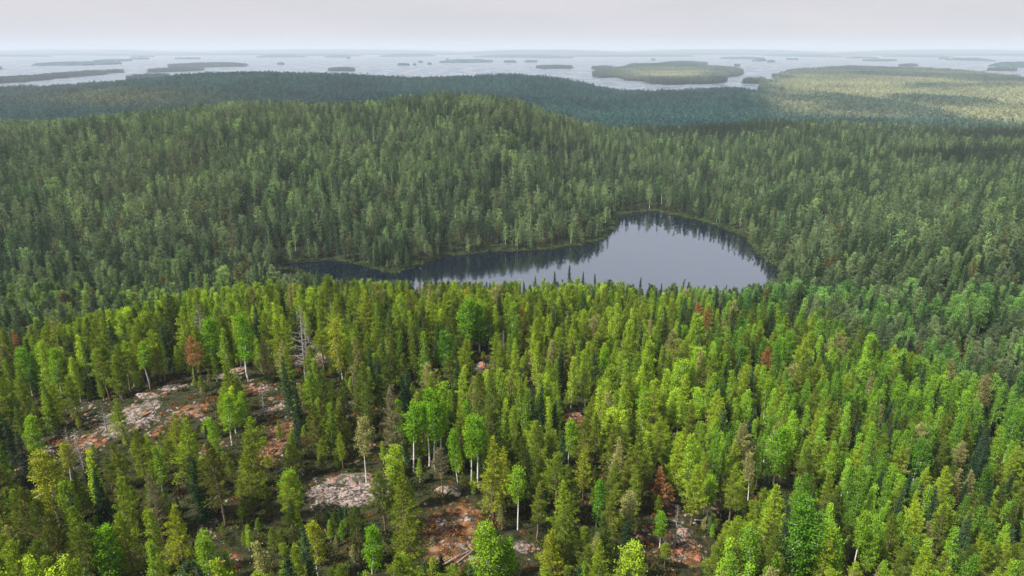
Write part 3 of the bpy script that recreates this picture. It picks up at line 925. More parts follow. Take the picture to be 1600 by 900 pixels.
# kinds
nA = fbm(SX / 38, SY / 38, 61, 3); nB = fbm(SX / 90, SY / 90, 63, 3); nC = fbm(SX / 16, SY / 16, 65, 2)
R_ = np.hypot(SX, SY)
upx, upy, _d = project(SX, SY, SZ + 12)
Yb = np.interp(SX, [-400, -186, -150, -100, 0, 70, 125, 155, 200, 300], [190, 232, 262, 288, 305, 295, 250, 185, 150, 120])
fgm = sstep(Yb + 30, Yb - 18, SY)          # sunlit ridge in front: sunlight painted in as brighter, yellower tints
p_birch = np.where(SY < 330, 0.16 + 0.45 * sstep(0.50, 0.62, nA), 0.05 + 0.28 * sstep(0.54, 0.66, nA))
p_birch += 0.40 * np.exp(-(((upx - 980) / 130) ** 2 + ((upy - 520) / 60) ** 2)) + 0.45 * np.exp(-(((upx - 1180) / 170) ** 2 + ((upy - 620) / 90) ** 2))
p_birch += 0.35 * np.exp(-(((upx - 1400) / 180) ** 2 + ((upy - 720) / 120) ** 2)) + 0.35 * np.exp(-(((upx - 90) / 90) ** 2 + ((upy - 560) / 40) ** 2))
p_birch += 0.25 * np.exp(-(((upx - 360) / 70) ** 2 + ((upy - 480) / 40) ** 2))
p_birch *= np.where((SY > 120) & (SY < 330) & (upx > 500) & (upx < 780), 0.6, 1.0)
p_spr = 0.12 + 0.28 * sstep(0.5, 0.62, nB) + np.where(SY > 330, 0.10, 0)
p_spr = np.where((SX > 60) & (SY > 250), p_spr + 0.12, p_spr)
stand = np.clip(np.exp(-(((upx - 1110) / 120) ** 2 + ((upy - 203) / 11) ** 2)) + np.exp(-(((upx - 1560) / 130) ** 2 + ((upy - 212) / 9) ** 2)) + np.exp(-(((upx - 1500) / 110) ** 2 + ((upy - 243) / 8) ** 2))
                + 0.7 * np.exp(-(((upx - 40) / 120) ** 2 + ((upy - 400) / 45) ** 2)), 0, 1)     # stands of old dark spruce
p_spr = p_spr + stand * 0.7; p_birch = p_birch * (1 - stand)
u = rng.random(n)
kind = np.where(u < p_birch, 1, np.where(u < p_birch + p_spr, 2, 0))
u = rng.random(n)
kind = np.where((u < 0.006) & (SY < 500), 3, kind)
# heights
ht = np.array([12.5, 12.0, 12.5, 11.0])[kind] * (0.68 + 0.55 * rng.random(n) ** 0.8)
ht *= np.where(SY > 330, 1.52, 1.02 + 0.36 * sstep(120, 280, SY)) * (0.85 + 0.3 * nB)
ht *= np.where((SX > 110) & (SY < 330), 1.12, 1.0)
small = rng.random(n) < np.where(SY < 300, 0.26, 0.08)
ht = np.where(small, ht * rng.uniform(0.3, 0.6, n), ht)
ht[n0:] = rng.uniform(1.6, 5.0, n - n0)
shore = poly_sd(SX, SY, tarn_poly)
ht *= 0.62 + 0.38 * sstep(-2, 16, shore)
# crest trees must leave the lake in view
px_, py_, d_ = project(SX, SY, SZ + ht)
crest_line = np.interp(px_, [-200, 250, 410, 480, 600, 760, 830, 1000, 1150, 1215, 1260], [430, 430, 430, 424, 436, 440, 436, 436, 446, 436, 380])
lim = (py_ < crest_line + rng.random(n) * 14) & (SY < np.where(px_ < 560, 468, 440)) & (px_ > 425) & (px_ < 1225)
dz_ = (crest_line + rng.random(n) * 16 - py_) * d_ / FPX * 1.06
ht2 = np.where(lim, ht - dz_, ht)
okc = ht2 > 2.2
# keep sight lines to clearings and heroes
occl = np.zeros(n, bool)
bx, by, bd = project(SX, SY, SZ)
tpx, tpy, td = project(SX, SY, SZ + ht2)
crw = 1.6 * FPX / bd
for (cx, cy_, a, b, rk, dr) in clearings:
    hit = (np.abs(0.5 * (bx + tpx) - cx) < a * 0.85 + crw) & (tpy < cy_ + b * 0.5) & (by > cy_ - b * 0.8)
    occl |= hit & (rng.random(n) < (0.85 if a > 30 else 0.70))
for i in range(NH):
    x, y, h = hx[i], hyy[i], hh[i]
    htx, hty, hd = project(x, y, hz[i] + h); hbx, hby, _ = project(x, y, hz[i])
    hp = hby - hty
    hit = (SY < y + 2) & (np.abs(tpx - htx) < 1.9 * FPX / hd + crw * 0.8) & (tpy < hty + hp * (0.60 if i < 50 else 0.45)) & (by > hty)
    occl |= hit & (rng.random(n) < 0.85)
    occl |= np.hypot(SX - x, SY - y) < 1.9
ok = okc & ~occl
SX, SY, SZ, kind, ht, nA, nB, nC, R_, stand = [a[ok] for a in (SX, SY, SZ, kind, ht2, nA, nB, nC, R_, stand)]
upx, upy, fgm = upx[ok], upy[ok], fgm[ok]
n = len(SX)

# tints: yellow-olive ridge, fresh green birches; sunlight there and cloud shade behind painted in
def lerp(a, b, t): return np.asarray(a)[None] * (1 - t)[:, None] + np.asarray(b)[None] * t[:, None]
q = np.clip(rng.random(n) * 0.95 + (nC - 0.5) * 1.2 + 0.03, 0, 1)
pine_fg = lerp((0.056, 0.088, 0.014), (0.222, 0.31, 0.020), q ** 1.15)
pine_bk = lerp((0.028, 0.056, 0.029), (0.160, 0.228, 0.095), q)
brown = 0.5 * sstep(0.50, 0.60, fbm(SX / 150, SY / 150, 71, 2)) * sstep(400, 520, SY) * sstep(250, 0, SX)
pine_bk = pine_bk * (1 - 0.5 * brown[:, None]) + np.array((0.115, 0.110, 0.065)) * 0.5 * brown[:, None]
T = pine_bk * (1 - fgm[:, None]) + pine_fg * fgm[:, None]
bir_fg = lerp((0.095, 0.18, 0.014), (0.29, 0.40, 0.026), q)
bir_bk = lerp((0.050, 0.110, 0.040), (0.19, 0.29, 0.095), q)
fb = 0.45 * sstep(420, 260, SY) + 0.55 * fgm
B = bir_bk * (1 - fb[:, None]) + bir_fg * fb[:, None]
right_ = sstep(950, 1200, upx) * (SY < 360)
B = B * (1 - right_[:, None] * np.array((0.26, 0.05, 0.0)))
S = lerp((0.018, 0.042, 0.018), (0.045, 0.085, 0.034), q)
tint = np.where((kind == 1)[:, None], B, np.where((kind == 2)[:, None], S, T))
odd = rng.random(n)
tint = np.where(((odd < 0.002) & (kind == 0) & (SY < 330))[:, None], np.array(RUST)[None] * 0.85, tint)
tint = np.where(((odd > 0.95) & (kind != 2) & (SY < 600))[:, None], np.array(PALE)[None] * (0.45 + 0.5 * fgm[:, None]), tint)
tint = tint * rng.uniform(0.80, 1.20, (n, 1))
tint = np.where((SY > 600)[:, None], tint * (1 - 0.55 * stand[:, None]), tint)

# ------------------------------------------------------------------ individual trees
KN = ['pine', 'birch', 'spruce', 'dead']
LIMIT = {'pine': 300, 'birch': 290, 'spruce': 200, 'dead': 60}
cpx, cpy, cd = project(SX, SY, SZ + ht * 0.7)
tpx, tpy, _ = project(SX, SY, SZ + ht); bpx, bpy_, _ = project(SX, SY, SZ)
inview = (cpx > -10) & (cpx < 1610) & (tpy < 895) & (tpy > 0)
taken = np.zeros(n, bool)
for ki, kn in enumerate(KN):
    have = sum(1 for t_ in TREES[:NH] if t_['kind'] == kn)
    c = np.where((kind == ki) & inview & (SY < 330))[0]
    sc_ = (ht[c] / cd[c])
    sel = c[np.argsort(-sc_)][:max(0, LIMIT[kn] - have)]
    taken[sel] = True
    for i in sel:
        add_tree(kn, float(SX[i]), float(SY[i]), float(ht[i]), tuple(float(v) for v in tint[i]), (int(rng.integers(5, 9)) if kn == 'birch' and rng.random() < 0.7 else None), None, z=float(SZ[i]))

LANDMARKS = [
    ('the orange clearing at the bottom', 712, 835), ('the big pale rock slab', 540, 768), ('the middle white-trunked birches', 690, 660),
    ('the rust-brown pine', 1036, 750), ('the pale rock ledge', 365, 583), ('the grey snags', 467, 530), ('the orange gully', 425, 700),
    ('the very large emerald birch', 1272, 820), ('the rusty treetops by the lake', 1106, 480), ('the right corner of the lake', 1220, 430),
    ('the left tip of the lake', 460, 420), ('the pale clearing right of centre', 1055, 862), ('the stony gap on the right', 1528, 545),
    ('the pink rock field', 205, 652), ('the left boulders', 75, 712), ('the lower left corner', 20, 880), ('the lower right corner', 1580, 880),
    ('the round-topped crest birch', 735, 480), ('the small stony gap', 898, 654), ('the tallest spruce tip by the lake', 891, 430),
    ('the tall lime birch at the right', 1566, 690), ('the big vivid birch mid-right', 1219, 690), ('the lollipop-shaped birch', 219, 550),
]
ORD = ['closest', 'second', 'third', 'fourth', 'fifth', 'sixth', 'seventh', 'eighth', 'ninth', 'tenth', 'eleventh', 'twelfth'] + ['%dth' % k for k in range(13, 60)]
def colour_word(tn):
    r, g, b = tn
    if r > g * 1.25: return 'rust-coloured'
    if b > 0.045 and g > 0.1: return 'pale'
    if g > 1.7 * r: return 'bright green' if g > 0.2 else ('deep green' if g > 0.09 else 'dark green')
    if g > 0.27: return 'lime'
    if g > 1.25 * r: return 'green'
    return 'yellow-olive' if g > 0.15 else 'olive'
def side_word(dx, dy):
    if abs(dx) > abs(dy) * 1.2: return 'to the right of' if dx > 0 else 'to the left of'
    return 'in front of' if dy > 0 else 'behind'
buckets = {}
for t_ in TREES:
    if t_['label']: continue
    px, py, _ = project(np.array(t_['x']), np.array(t_['y']), np.array(t_['z'] + t_['h'] * 0.8))
    px, py = float(px), float(py)
    j = min(range(len(LANDMARKS)), key=lambda k: (LANDMARKS[k][1] - px) ** 2 + (LANDMARKS[k][2] - py) ** 2)
    nm, lx, ly = LANDMARKS[j]
    kn = {'dead': 'dead tree'}.get(t_['kind'], t_['kind'])
    ad = colour_word(t_['tint']) if t_['kind'] != 'dead' else 'grey'
    sz = 'small ' if t_['h'] < 7 else ('tall ' if t_['h'] > 14.5 else '')
    buckets.setdefault((sz + ad + ' ' + kn, side_word(px - lx, py - ly), nm), []).append(((px - lx) ** 2 + (py - ly) ** 2, t_))
for (desc, side, nm), L in buckets.items():
    L.sort(key=lambda p: p[0])
    for k, (_, t_) in enumerate(L):
        if len(L) == 1: t_['label'] = 'only %s %s %s' % (desc, side, nm)
        else: t_['label'] = '%s %s %s %s' % (ORD[k], desc, side, nm)

for t_ in TREES:
    w_ = len(t_['label'].replace('-', ' ').split())
    if w_ > 16 or w_ < 4: print('LABEL LENGTH', t_['label'])
CAT = {'pine': 'pine tree', 'birch': 'birch tree', 'spruce': 'spruce tree', 'dead': 'dead tree'}
NAME = {'pine': 'pine_tree', 'birch': 'birch_tree', 'spruce': 'spruce_tree', 'dead': 'dead_tree'}
GRP = {'pine': 'pines on the ridge', 'birch': 'birches on the ridge', 'spruce': 'spruces on the ridge', 'dead': 'dead trees on the ridge'}
for t_ in TREES:
    k = t_['kind']
    tm, cm, H0 = near_mesh(k, t_['var'])
    s = t_['h'] / H0
    e = bpy.data.objects.new(NAME[k], None); COL.objects.link(e)
    e.empty_display_size = 0.5
    e.location = (t_['x'], t_['y'], t_['z'] - 0.15)
    e.rotation_euler = (rng.normal() * 0.025, rng.normal() * 0.025, t_['rot'])
    w = (s ** 0.75 if s < 1 else s ** 0.9) * 1.08
    e.scale = (w, w, s)
    e['label'] = t_['label']; e['category'] = CAT[k]; e['group'] = GRP[k]
    o = bpy.data.objects.new('trunk', tm); COL.objects.link(o); o.parent = e
    if cm is not None:
        o = bpy.data.objects.new('crown', cm); COL.objects.link(o); o.parent = e
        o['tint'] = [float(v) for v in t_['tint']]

# ------------------------------------------------------------------ the rest of the woods, one mass per kind
for ki, kn in enumerate(KN):
    nv = len(SPECIES[kn]['var'])
    coll = make_collection(kn + '_kinds', [joined_mesh(kn, i, lod) for lod in (0, 1) for i in range(nv)])
    c = np.where((kind == ki) & ~taken)[0]
    var = rng.integers(nv, size=len(c))
    if kn == 'birch': var = np.where(rng.random(len(c)) < 0.75, rng.integers(5, 9, size=len(c)), var)
    H0 = np.array([v['H'] for v in SPECIES[kn]['var']])[var]
    lod = (R_[c] > 500).astype(int)
    s = ht[c] / H0
    w = np.where(s < 1, s ** 0.75, s ** 0.9) * np.where(R_[c] > 330, 1.40, 1.08)
    instancer({'pine': 'pine_forest', 'birch': 'birch_forest', 'spruce': 'spruce_forest', 'dead': 'dead_woods'}[kn],
              np.stack([SX[c], SY[c], SZ[c] - 0.15], 1), var + nv * lod,
              np.stack([rng.normal(size=len(c)) * 0.02, rng.normal(size=len(c)) * 0.02, rng.random(len(c)) * 6.28], 1),
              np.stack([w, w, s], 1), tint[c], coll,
              {'pine': 'dense pine woods covering the hills around the lake', 'birch': 'birches scattered through the woods around the lake',
               'spruce': 'dark spruces scattered through the woods around the lake', 'dead': 'grey dead trees among the farther woods'}[kn],
              group={'pine': 'woods around the lake'}.get(kn, 'woods around the lake'))

# ------------------------------------------------------------------ undergrowth on the ridge
def shrub_mesh(seed):
    r = np.random.default_rng(seed)
    m = 90
    C = r.normal(size=(m, 3)) * (0.45, 0.45, 0.16); C[:, 2] = np.abs(C[:, 2]) + 0.05
    D = r.normal(size=(m, 3)) + (0, 0, 0.8)
    v, f, va = leaves(C, D, np.full(m, 0.30), np.full(m, 0.14), r)
    return new_mesh('shrub', v, f, 4, [M_NEEDLE], attrs={'vary': va})
cell = 1.5
X, Y = np.meshgrid(np.arange(-190, 190, cell), np.arange(50, 290, cell))
X = X.ravel() + rng.uniform(-1, 1, X.size); Y = Y.ravel() + rng.uniform(-1, 1, Y.size)
k = (np.abs(X) < 0.8 * Y + 30) & (rng.random(X.size) < 0.8)
X, Y = X[k], Y[k]
rock, dry = clear_fields(X, Y)
k = rng.random(X.size) > np.maximum(rock * 1.05, dry * 0.7)
X, Y, dry = X[k], Y[k], dry[k]
m = len(X); q = rng.random(m)
tn = lerp((0.018, 0.026, 0.008), (0.065, 0.075, 0.018), q)
tn = np.where((rng.random(m) < 0.10 + 0.5 * dry)[:, None], np.array((0.16, 0.075, 0.03))[None], tn)
sc_ = rng.uniform(0.45, 1.2, m) * np.where(rng.random(m) < 0.12, 2.0, 1.0)
# bushes overhanging the shore of the small lake
TP = np.array(tarn_poly); SP = []
for i in range(len(TP)):
    a, b = TP[i], TP[(i + 1) % len(TP)]
    k_ = int(np.linalg.norm(b - a) * 2.2) + 1
    SP.append(a + (b - a) * rng.random((k_, 1)) + rng.normal(size=(k_, 2)) * 4.5)
SP = np.concatenate(SP); zs = terrain(SP[:, 0], SP[:, 1]); k_ = (zs > 0.1) & (zs < 6); SP = SP[k_]
X = np.concatenate([X, SP[:, 0]]); Y = np.concatenate([Y, SP[:, 1]])
sc_ = np.concatenate([sc_, rng.uniform(1.6, 4.2, len(SP))]); q = np.concatenate([q, rng.random(len(SP))])
tn = np.concatenate([tn, lerp((0.022, 0.040, 0.016), (0.085, 0.115, 0.04), rng.random(len(SP)))]); m = len(X)
instancer('undergrowth', np.stack([X, Y, terrain(X, Y) - 0.05], 1), rng.integers(4, size=m), np.stack([np.zeros(m), np.zeros(m), q * 6.28], 1),
          np.stack([sc_, sc_, sc_], 1), tn, make_collection('shrub_kinds', [shrub_mesh(i) for i in range(4)]),
          'low heather, bilberry and lakeside bushes between and below the trees')

# ------------------------------------------------------------------ rocks
def rock_mesh(seed, sx, sy, sz):
    import bmesh
    bm = bmesh.new()
    bmesh.ops.create_icosphere(bm, subdivisions=4, radius=1.0)
    r = np.random.default_rng(seed)
    offs = r.random(3) * 50
    co = np.array([v.co for v in bm.verts])
    nn = fbm(co[:, 0] * 1.3 + offs[0] + co[:, 2], co[:, 1] * 1.3 + offs[1] - co[:, 2], seed, 3) - 0.5
    planes = r.normal(size=(9, 3)); planes /= np.linalg.norm(planes, axis=1, keepdims=True)
    dcap = r.uniform(0.62, 0.95, 9)
    f = np.ones(len(co))
    for pl, dc in zip(planes, dcap):
        pr = co @ pl
        f = np.minimum(f, np.where(pr > dc, dc / np.maximum(pr, 1e-3), 1))
    f = f * (1 + nn * 0.45)
    co = co * f[:, None] * (sx, sy, sz)
    for v, c in zip(bm.verts, co): v.co = c
    me = bpy.data.meshes.new('rock'); bm.to_mesh(me); bm.free()
    me.materials.append(M_GRANITE)
    return me

slabs = [  # photo x, y, half width m, half depth m, height, label
    (545, 752, 5.2, 3.2, 0.9, 'big pale granite slab tilted across the ridge, lower middle left'),
    (505, 782, 3.4, 2.4, 0.8, 'orange-streaked granite slab in front of the big pale one'),
    (585, 765, 2.6, 1.6, 0.8, 'smaller slab at the right end of the big pale one'),
    (362, 584, 5.0, 2.2, 1.0, 'smooth light grey rock ledge on the upper left crest'),
    (487, 548, 6.0, 2.4, 1.1, 'long sloping rock shelf beside the grey snags'),
    (497, 575, 3.0, 2.0, 0.9, 'rock step under the sloping shelf by the grey snags'),
    (205, 650, 6.0, 4.0, 0.8, 'wide pinkish rock field among thin pines on the left'),
    (232, 622, 4.6, 1.6, 0.9, 'flat rock ledge above the pinkish rock field'),
    (72, 712, 1.9, 1.8, 1.6, 'cracked boulder between yellow birches on the left'),
    (62, 690, 1.5, 1.2, 1.1, 'rounded boulder just above the cracked one on the left'),
    (5, 742, 2.4, 1.6, 1.1, 'pink boulder cut by the left border'),
    (752, 576, 2.6, 1.8, 1.7, 'lone pale boulder in the middle of the ridge wood'),
    (826, 570, 2.2, 1.4, 1.2, 'dark undercut boulder right of the lone pale one'),
    (700, 772, 3.0, 1.6, 1.4, 'orange rock step at the top of the bottom clearing'),
    (545, 640, 1.6, 2.4, 1.3, 'grey rock wall below the sloping shelf'),
    (1068, 838, 2.4, 1.6, 0.9, 'pale slab in the clearing right of centre'),
    (325, 824, 1.5, 0.9, 0.8, 'small pale boulder in dark shade, lower left'),
    (1484, 466, 3.4, 1.6, 1.4, 'pale rock hump in the right-hand wood'),
    (1530, 545, 3.0, 1.4, 1.2, 'reddish rock in the right-hand stony gap'),
    (470, 742, 1.5, 1.1, 0.9, 'grey block at the left end of the big pale slab'),
    (624, 426.5, 0.9, 0.6, 0.7, 'tiny pale rock breaking the lake surface, left of the other one'),
    (657, 426, 1.1, 0.6, 0.6, 'tiny pale rock breaking the lake surface near the left arm'),
    (1229, 422, 1.6, 1.0, 1.0, 'pale rock at the right corner of the lake'),
    (1198, 410, 1.2, 0.8, 0.8, 'small pale rock on the shore left of the lake corner'),
    (898, 650, 1.8, 1.2, 0.9, 'pinkish rock in the small stony gap right of centre'),
]
for i, (px, py, a, b, h, lab) in enumerate(slabs):
    x, y = hit_ground(px, py)
    # lie on the slope of the ground
    g = np.maximum(terrain(np.array([x, x + 2, x]), np.array([y, y, y + 2])), 0.05 if y > 380 else -99)
    a *= 0.85; b *= 0.85
    me = rock_mesh(500 + i, a, b, h)
    o = link('granite_slab' if h / a < 0.5 else 'boulder', me, loc=(x, y, float(g[0]) + h * 0.05), label=lab,
             category='rock slab' if h / a < 0.5 else 'boulder', group='bare rocks on the ridge')
    o.rotation_euler = (math.atan2(float(g[2] - g[0]), 2.0), -math.atan2(float(g[1] - g[0]), 2.0), rng.normal() * 0.25)

# loose stones in the clearings: too many to count, one mass
pts = []
for (cx, cy_, a, b, rk, dr) in clear_w:
    m = int(min(120, 4 + a * b * 2.2))
    pts.append(np.stack([cx + rng.normal(size=m) * a * 0.6, cy_ + rng.normal(size=m) * b * 0.6], 1))
pts.append(np.stack([rng.uniform(-110, 60, 260), rng.uniform(70, 250, 260)], 1))
pts = np.concatenate(pts); m = len(pts)
sc_ = rng.uniform(0.12, 0.5, m) ** 1.0 * np.where(rng.random(m) < 0.1, 2.0, 1.0)
instancer('loose_stones', np.stack([pts[:, 0], pts[:, 1], terrain(pts[:, 0], pts[:, 1])], 1), rng.integers(4, size=m),
          np.stack([np.zeros(m), np.zeros(m), rng.random(m) * 6.28], 1), np.stack([sc_, sc_, sc_ * 0.8], 1), np.ones((m, 3)),
          make_collection('stone_kinds', [rock_mesh(700 + i, 1, 0.8, 0.6) for i in range(4)]), 'loose grey and pink stones in the clearings')

# fallen trunks
def log_mesh(seed, L):
    r = np.random.default_rng(seed)
    w = Wood()
    p = np.stack([np.linspace(0, L, 6), r.normal(size=6) * 0.08, 0.12 + r.random(6) * 0.1], 1)
    w.add(p, np.linspace(0.16, 0.04, 6), 6)
    for k in range(7):
        a = p[2 + k % 3] + (r.random() * 0.8, 0, 0); w.add([a, a + r.normal(size=3) * (0.5, 0.9, 0.4) + (0.4, 0, 0.3)], [0.03, 0.01], 3)
    v, f = w.arrays()
    return new_mesh('log', v, f, 4, [M_DEADBARK], smooth=True)
for i, (px, py, L, a, lab) in enumerate([
        (678, 892, 7, 0.7, 'fallen grey trunk in the bottom clearing, left of the other'), (700, 896, 6, 0.9, 'fallen grey trunk in the bottom clearing, right of the other'),
        (640, 720, 5, 0.1, 'fallen pale trunk behind the conical pine, under the middle birches'), (845, 668, 4, 0.4, 'fallen pale trunk left of the small stony gap'),
        (1085, 818, 5, 0.0, 'bleached log lying above the pale clearing right of centre'), (30, 862, 6, 0.3, 'fallen bleached trunk in the lower left corner'),
        (1225, 560, 6, 1.9, 'fallen pale stem at the edge of the right-hand wood')]):
    x, y = hit_ground(px, py)
    link('fallen_log', log_mesh(40 + i, L), loc=(x, y, float(terrain(np.array([x]), np.array([y]))[0]) + 0.05), rotz=a, label=lab, category='fallen log', group='fallen logs')

# ------------------------------------------------------------------ distant woods: patches of small trees
def patch_mesh(seed, mix, size=26.0, m=17):
    r = np.random.default_rng(seed)
    V, F, VA, MI = [], [], [], []; off = 0
    lows = {}
    for q in range(m):
        k = KN[int(r.choice(3, p=mix))]
        vi = int(r.integers(len(SPECIES[k]['var'])))
        if (k, vi) not in lows:
            lows[(k, vi)] = build_tree(k, 300 + vi, 2, **SPECIES[k]['var'][vi])[1]
        v, f, va = lows[(k, vi)]
        a = r.random() * 6.28; s = r.uniform(0.75, 1.3)
        rot = np.array([[cos(a), -sin(a), 0], [sin(a), cos(a), 0], [0, 0, 1]])
        p = np.array([(r.random() - 0.5) * size, (r.random() - 0.5) * size, -1.0])
        V.append((v @ rot.T) * (s * 1.9, s * 1.9, s * 1.15) + p); F.append(f + off); VA.append(np.clip(va * 0.5 + r.random() * 0.6 - 0.1 - (0.3 if k == 'spruce' else 0), 0, 1)); off += len(v)
    return new_mesh('patch', np.concatenate(V), np.concatenate(F), 4, [M_FAR], attrs={'vary': np.concatenate(VA)})
patches = make_collection('patch_kinds', [patch_mesh(900 + i, (0.5, 0.2, 0.3)) for i in range(5)])

islands = [  # ends of the waterline in photo px, half depth m, hill height m
    ((-90, 134), (70, 122), 75, 6), ((40, 124), (150, 115), 70, 8), ((158, 114.5), (182, 113), 40, 4),
    ((188, 125.5), (236, 121), 70, 6), ((245, 113.5), (330, 110), 80, 8), ((300, 106), (410, 103), 260, 10),
    ((34, 103), (140, 99), 260, 10), ((140, 97), (172, 94.5), 150, 4), ((-20, 109), (14, 108), 120, 6),
    ((199, 93), (213, 92), 110, 4), ((224, 89), (246, 88.5), 150, 4), ((268, 92.5), (304, 92.5), 160, 4),
    ((432, 101), (442, 101), 40, 2), ((508, 111.5), (552, 111.5), 110, 8), ((620, 102.5), (638, 102.5), 60, 3),
    ((645, 102), (650, 102), 26, 1), ((653, 98), (660, 98), 50, 2), ((668, 101), (674, 101), 30, 2), ((541, 92), (545, 92), 60, 2),
    ((696, 93.5), (701, 93.5), 60, 2),
    ((724, 98.5), (782, 96.5), 200, 14), ((788, 98), (806, 98), 110, 8), ((820, 97.5), (840, 97.5), 110, 8),
    ((840, 107.5), (897, 107.5), 140, 5), ((926, 108.5), (962, 108.5), 110, 6), ((1020, 94.5), (1025, 94.5), 70, 2),
    ((1160, 131), (1205, 131.5), 95, 4), ((1380, 96), (1408, 95), 160, 3), ((1400, 103.5), (1417, 104), 90, 2),
    ((1458, 118.5), (1492, 119.5), 80, 2), ((1507, 121.5), (1541, 121.5), 60, 2), ((1555, 131), (1566, 131), 30, 2),
    ((1534, 110), (1562, 111), 100, 2), ((1235, 93.5), (1250, 93.5), 120, 2), ((1150, 104), (1160, 104), 60, 2),
]
isl_polys = []
def smooth_ring(pts, n=72, seed=0, rough=0.22):
    P = np.array(pts); c = P.mean(0)
    r = np.random.default_rng(seed)
    L = len(P); out = []
    for i in range(n):
        t = i / n * L; k = int(t); f = t - k
        p0, p1, p2, p3 = P[(k - 1) % L], P[k % L], P[(k + 1) % L], P[(k + 2) % L]
        q = 0.5 * ((2 * p1) + (-p0 + p2) * f + (2 * p0 - 5 * p1 + 4 * p2 - p3) * f * f + (-p0 + 3 * p1 - 3 * p2 + p3) * f ** 3)
        q = c + (q - c) * (1 + rough * (fbm(np.array([i * 25.2 / n]), np.array([seed * 3.1]), seed, 4)[0] - 0.5) * 2.6)
        out.append(q)
    return np.array(out)
for k, (a, b, hd, hh_) in enumerate(islands):
    A = np.array(on_level(*a, BIG)); B_ = np.array(on_level(*b, BIG))
    d = B_ - A; L = np.linalg.norm(d); d /= L; nrm = np.array([-d[1], d[0]])
    if nrm[1] < 0: nrm = -nrm
    A = A + nrm * hd; B_ = B_ + nrm * hd                        # the near waterline is the line in the photo
    ring = [A - d * 0, A + d * L * 0.18 - nrm * hd, A + d * L * 0.55 - nrm * hd * 1.1, A + d * L * 0.85 - nrm * hd * 0.8, B_, B_ - d * L * 0.2 + nrm * hd * 0.9, A + d * L * 0.45 + nrm * hd * 1.1, A + d * L * 0.15 + nrm * hd * 0.8]
    isl_polys.append((smooth_ring(ring, 200, k), hh_, 'low wooded island'))
pen = [(930, 114), (934, 121), (955, 121.5), (972, 124), (1005, 129), (1016, 131.5), (1075, 132.5), (1128, 131.5), (1141, 124), (1133, 121), (1156, 118), (1150, 110), (1118, 108), (1090, 103.5), (1104, 100.5), (1050, 99.5), (1012, 104), (990, 102.5), (968, 108)]
isl_polys.append((smooth_ring([on_level(x, y, BIG) for x, y in pen], 240, 91, 0.07), 10, 'large wooded island'))

def island_mesh(ring, hh_, canopy):
    """dome with rings shrinking to the middle; far ones carry their closed canopy as part of the shape"""
    c = ring.mean(0); V, F = [], []
    n_ = len(ring)
    prof = [(1.03, -3), (1.0, 0.6), (0.985, 0.9 + canopy * 0.75), (0.95, 1.5 + canopy), (0.8, 1.5 + canopy + hh_ * 0.35), (0.55, 1.5 + canopy + hh_ * 0.8), (0.25, 1.5 + canopy + hh_), (0.02, 1.5 + canopy + hh_)]
    for (s, z) in prof:
        p = c + (ring - c) * s
        jit = (fbm(p[:, 0] / 22, p[:, 1] / 22, 4, 3) - 0.5 + 0.5 * (vnoise(p[:, 0] / 9, p[:, 1] / 9, 6) - 0.5)) * (canopy * 1.1 if z > 3 else 0)
        V.append(np.column_stack([p, np.full(n_, BIG + z) + jit]))
    for j in range(len(prof) - 1):
        for i in range(n_):
            i2 = (i + 1) % n_
            F.append((j * n_ + i, j * n_ + i2, (j + 1) * n_ + i2, (j + 1) * n_ + i))
    return np.concatenate(V), np.array(F)
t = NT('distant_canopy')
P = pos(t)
t.principled(t.ramp(t.noise(0.02, 6, P, 0.7), [(0.3, (0.006, 0.034, 0.042)), (0.6, (0.018, 0.062, 0.062)), (0.8, (0.045, 0.095, 0.075))]), 1.0, 0.0, t.noise(0.06, 4, P), 1.0, 8)  # teal canopy: distance haze painted into the base colour
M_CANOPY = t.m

fx, fy = [], []
for k, (ring, hh_, what) in enumerate(isl_polys):
    c = ring.mean(0)
    far = c[1] > 7000
    v, f = island_mesh(ring, hh_, 15.0 if far else 0.0)
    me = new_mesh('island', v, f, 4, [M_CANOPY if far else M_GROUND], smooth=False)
    px, py, _ = project(np.array(c[0]), np.array(c[1]), np.array(BIG + 8))
    link('island', me, kind='structure', label='%s in the big lake' % what)
    if not far:
        x0, y0 = ring.min(0); x1, y1 = ring.max(0)
        X, Y = np.meshgrid(np.arange(x0, x1, 19), np.arange(y0, y1, 19))
        X = X.ravel() + rng.uniform(-6, 6, X.size); Y = Y.ravel() + rng.uniform(-6, 6, Y.size)
        kk = poly_sd(X, Y, ring) < -9
        s = np.clip(-poly_sd(X[kk], Y[kk], ring) / 150, 0, 1)
        fx.append(np.stack([X[kk], Y[kk], BIG + 1.5 + hh_ * s], 1))
# mainland beyond 1350 m
for (y0, y1, cell) in ((1335, 2700, 17), (2700, 6200, 24)):
    X, Y = np.meshgrid(np.arange(-0.8 * y1, 0.8 * y1, cell), np.arange(y0, y1, cell))
    X = X.ravel() + rng.uniform(-0.4, 0.4, X.size) * cell; Y = Y.ravel() + rng.uniform(-0.4, 0.4, Y.size) * cell
    kk = np.abs(X) < 0.79 * Y
    X, Y = X[kk], Y[kk]
    Z = terrain(X, Y)
    kk = Z > BIG + 0.9
    fx.append(np.stack([X[kk], Y[kk], Z[kk]], 1))
FP = np.concatenate(fx); m = len(FP)
X, Y = FP[:, 0], FP[:, 1]
fpx, fpy, _ = project(X, Y, FP[:, 2] + 8)
q = np.clip(fbm(X / 260, Y / 260, 81, 4) * 1.6 - 0.3 + rng.normal(size=m) * 0.12, 0, 1)
tn = lerp((0.008, 0.042, 0.048), (0.040, 0.118, 0.105), q)  # blue of the haze worked into the colour of the far trees
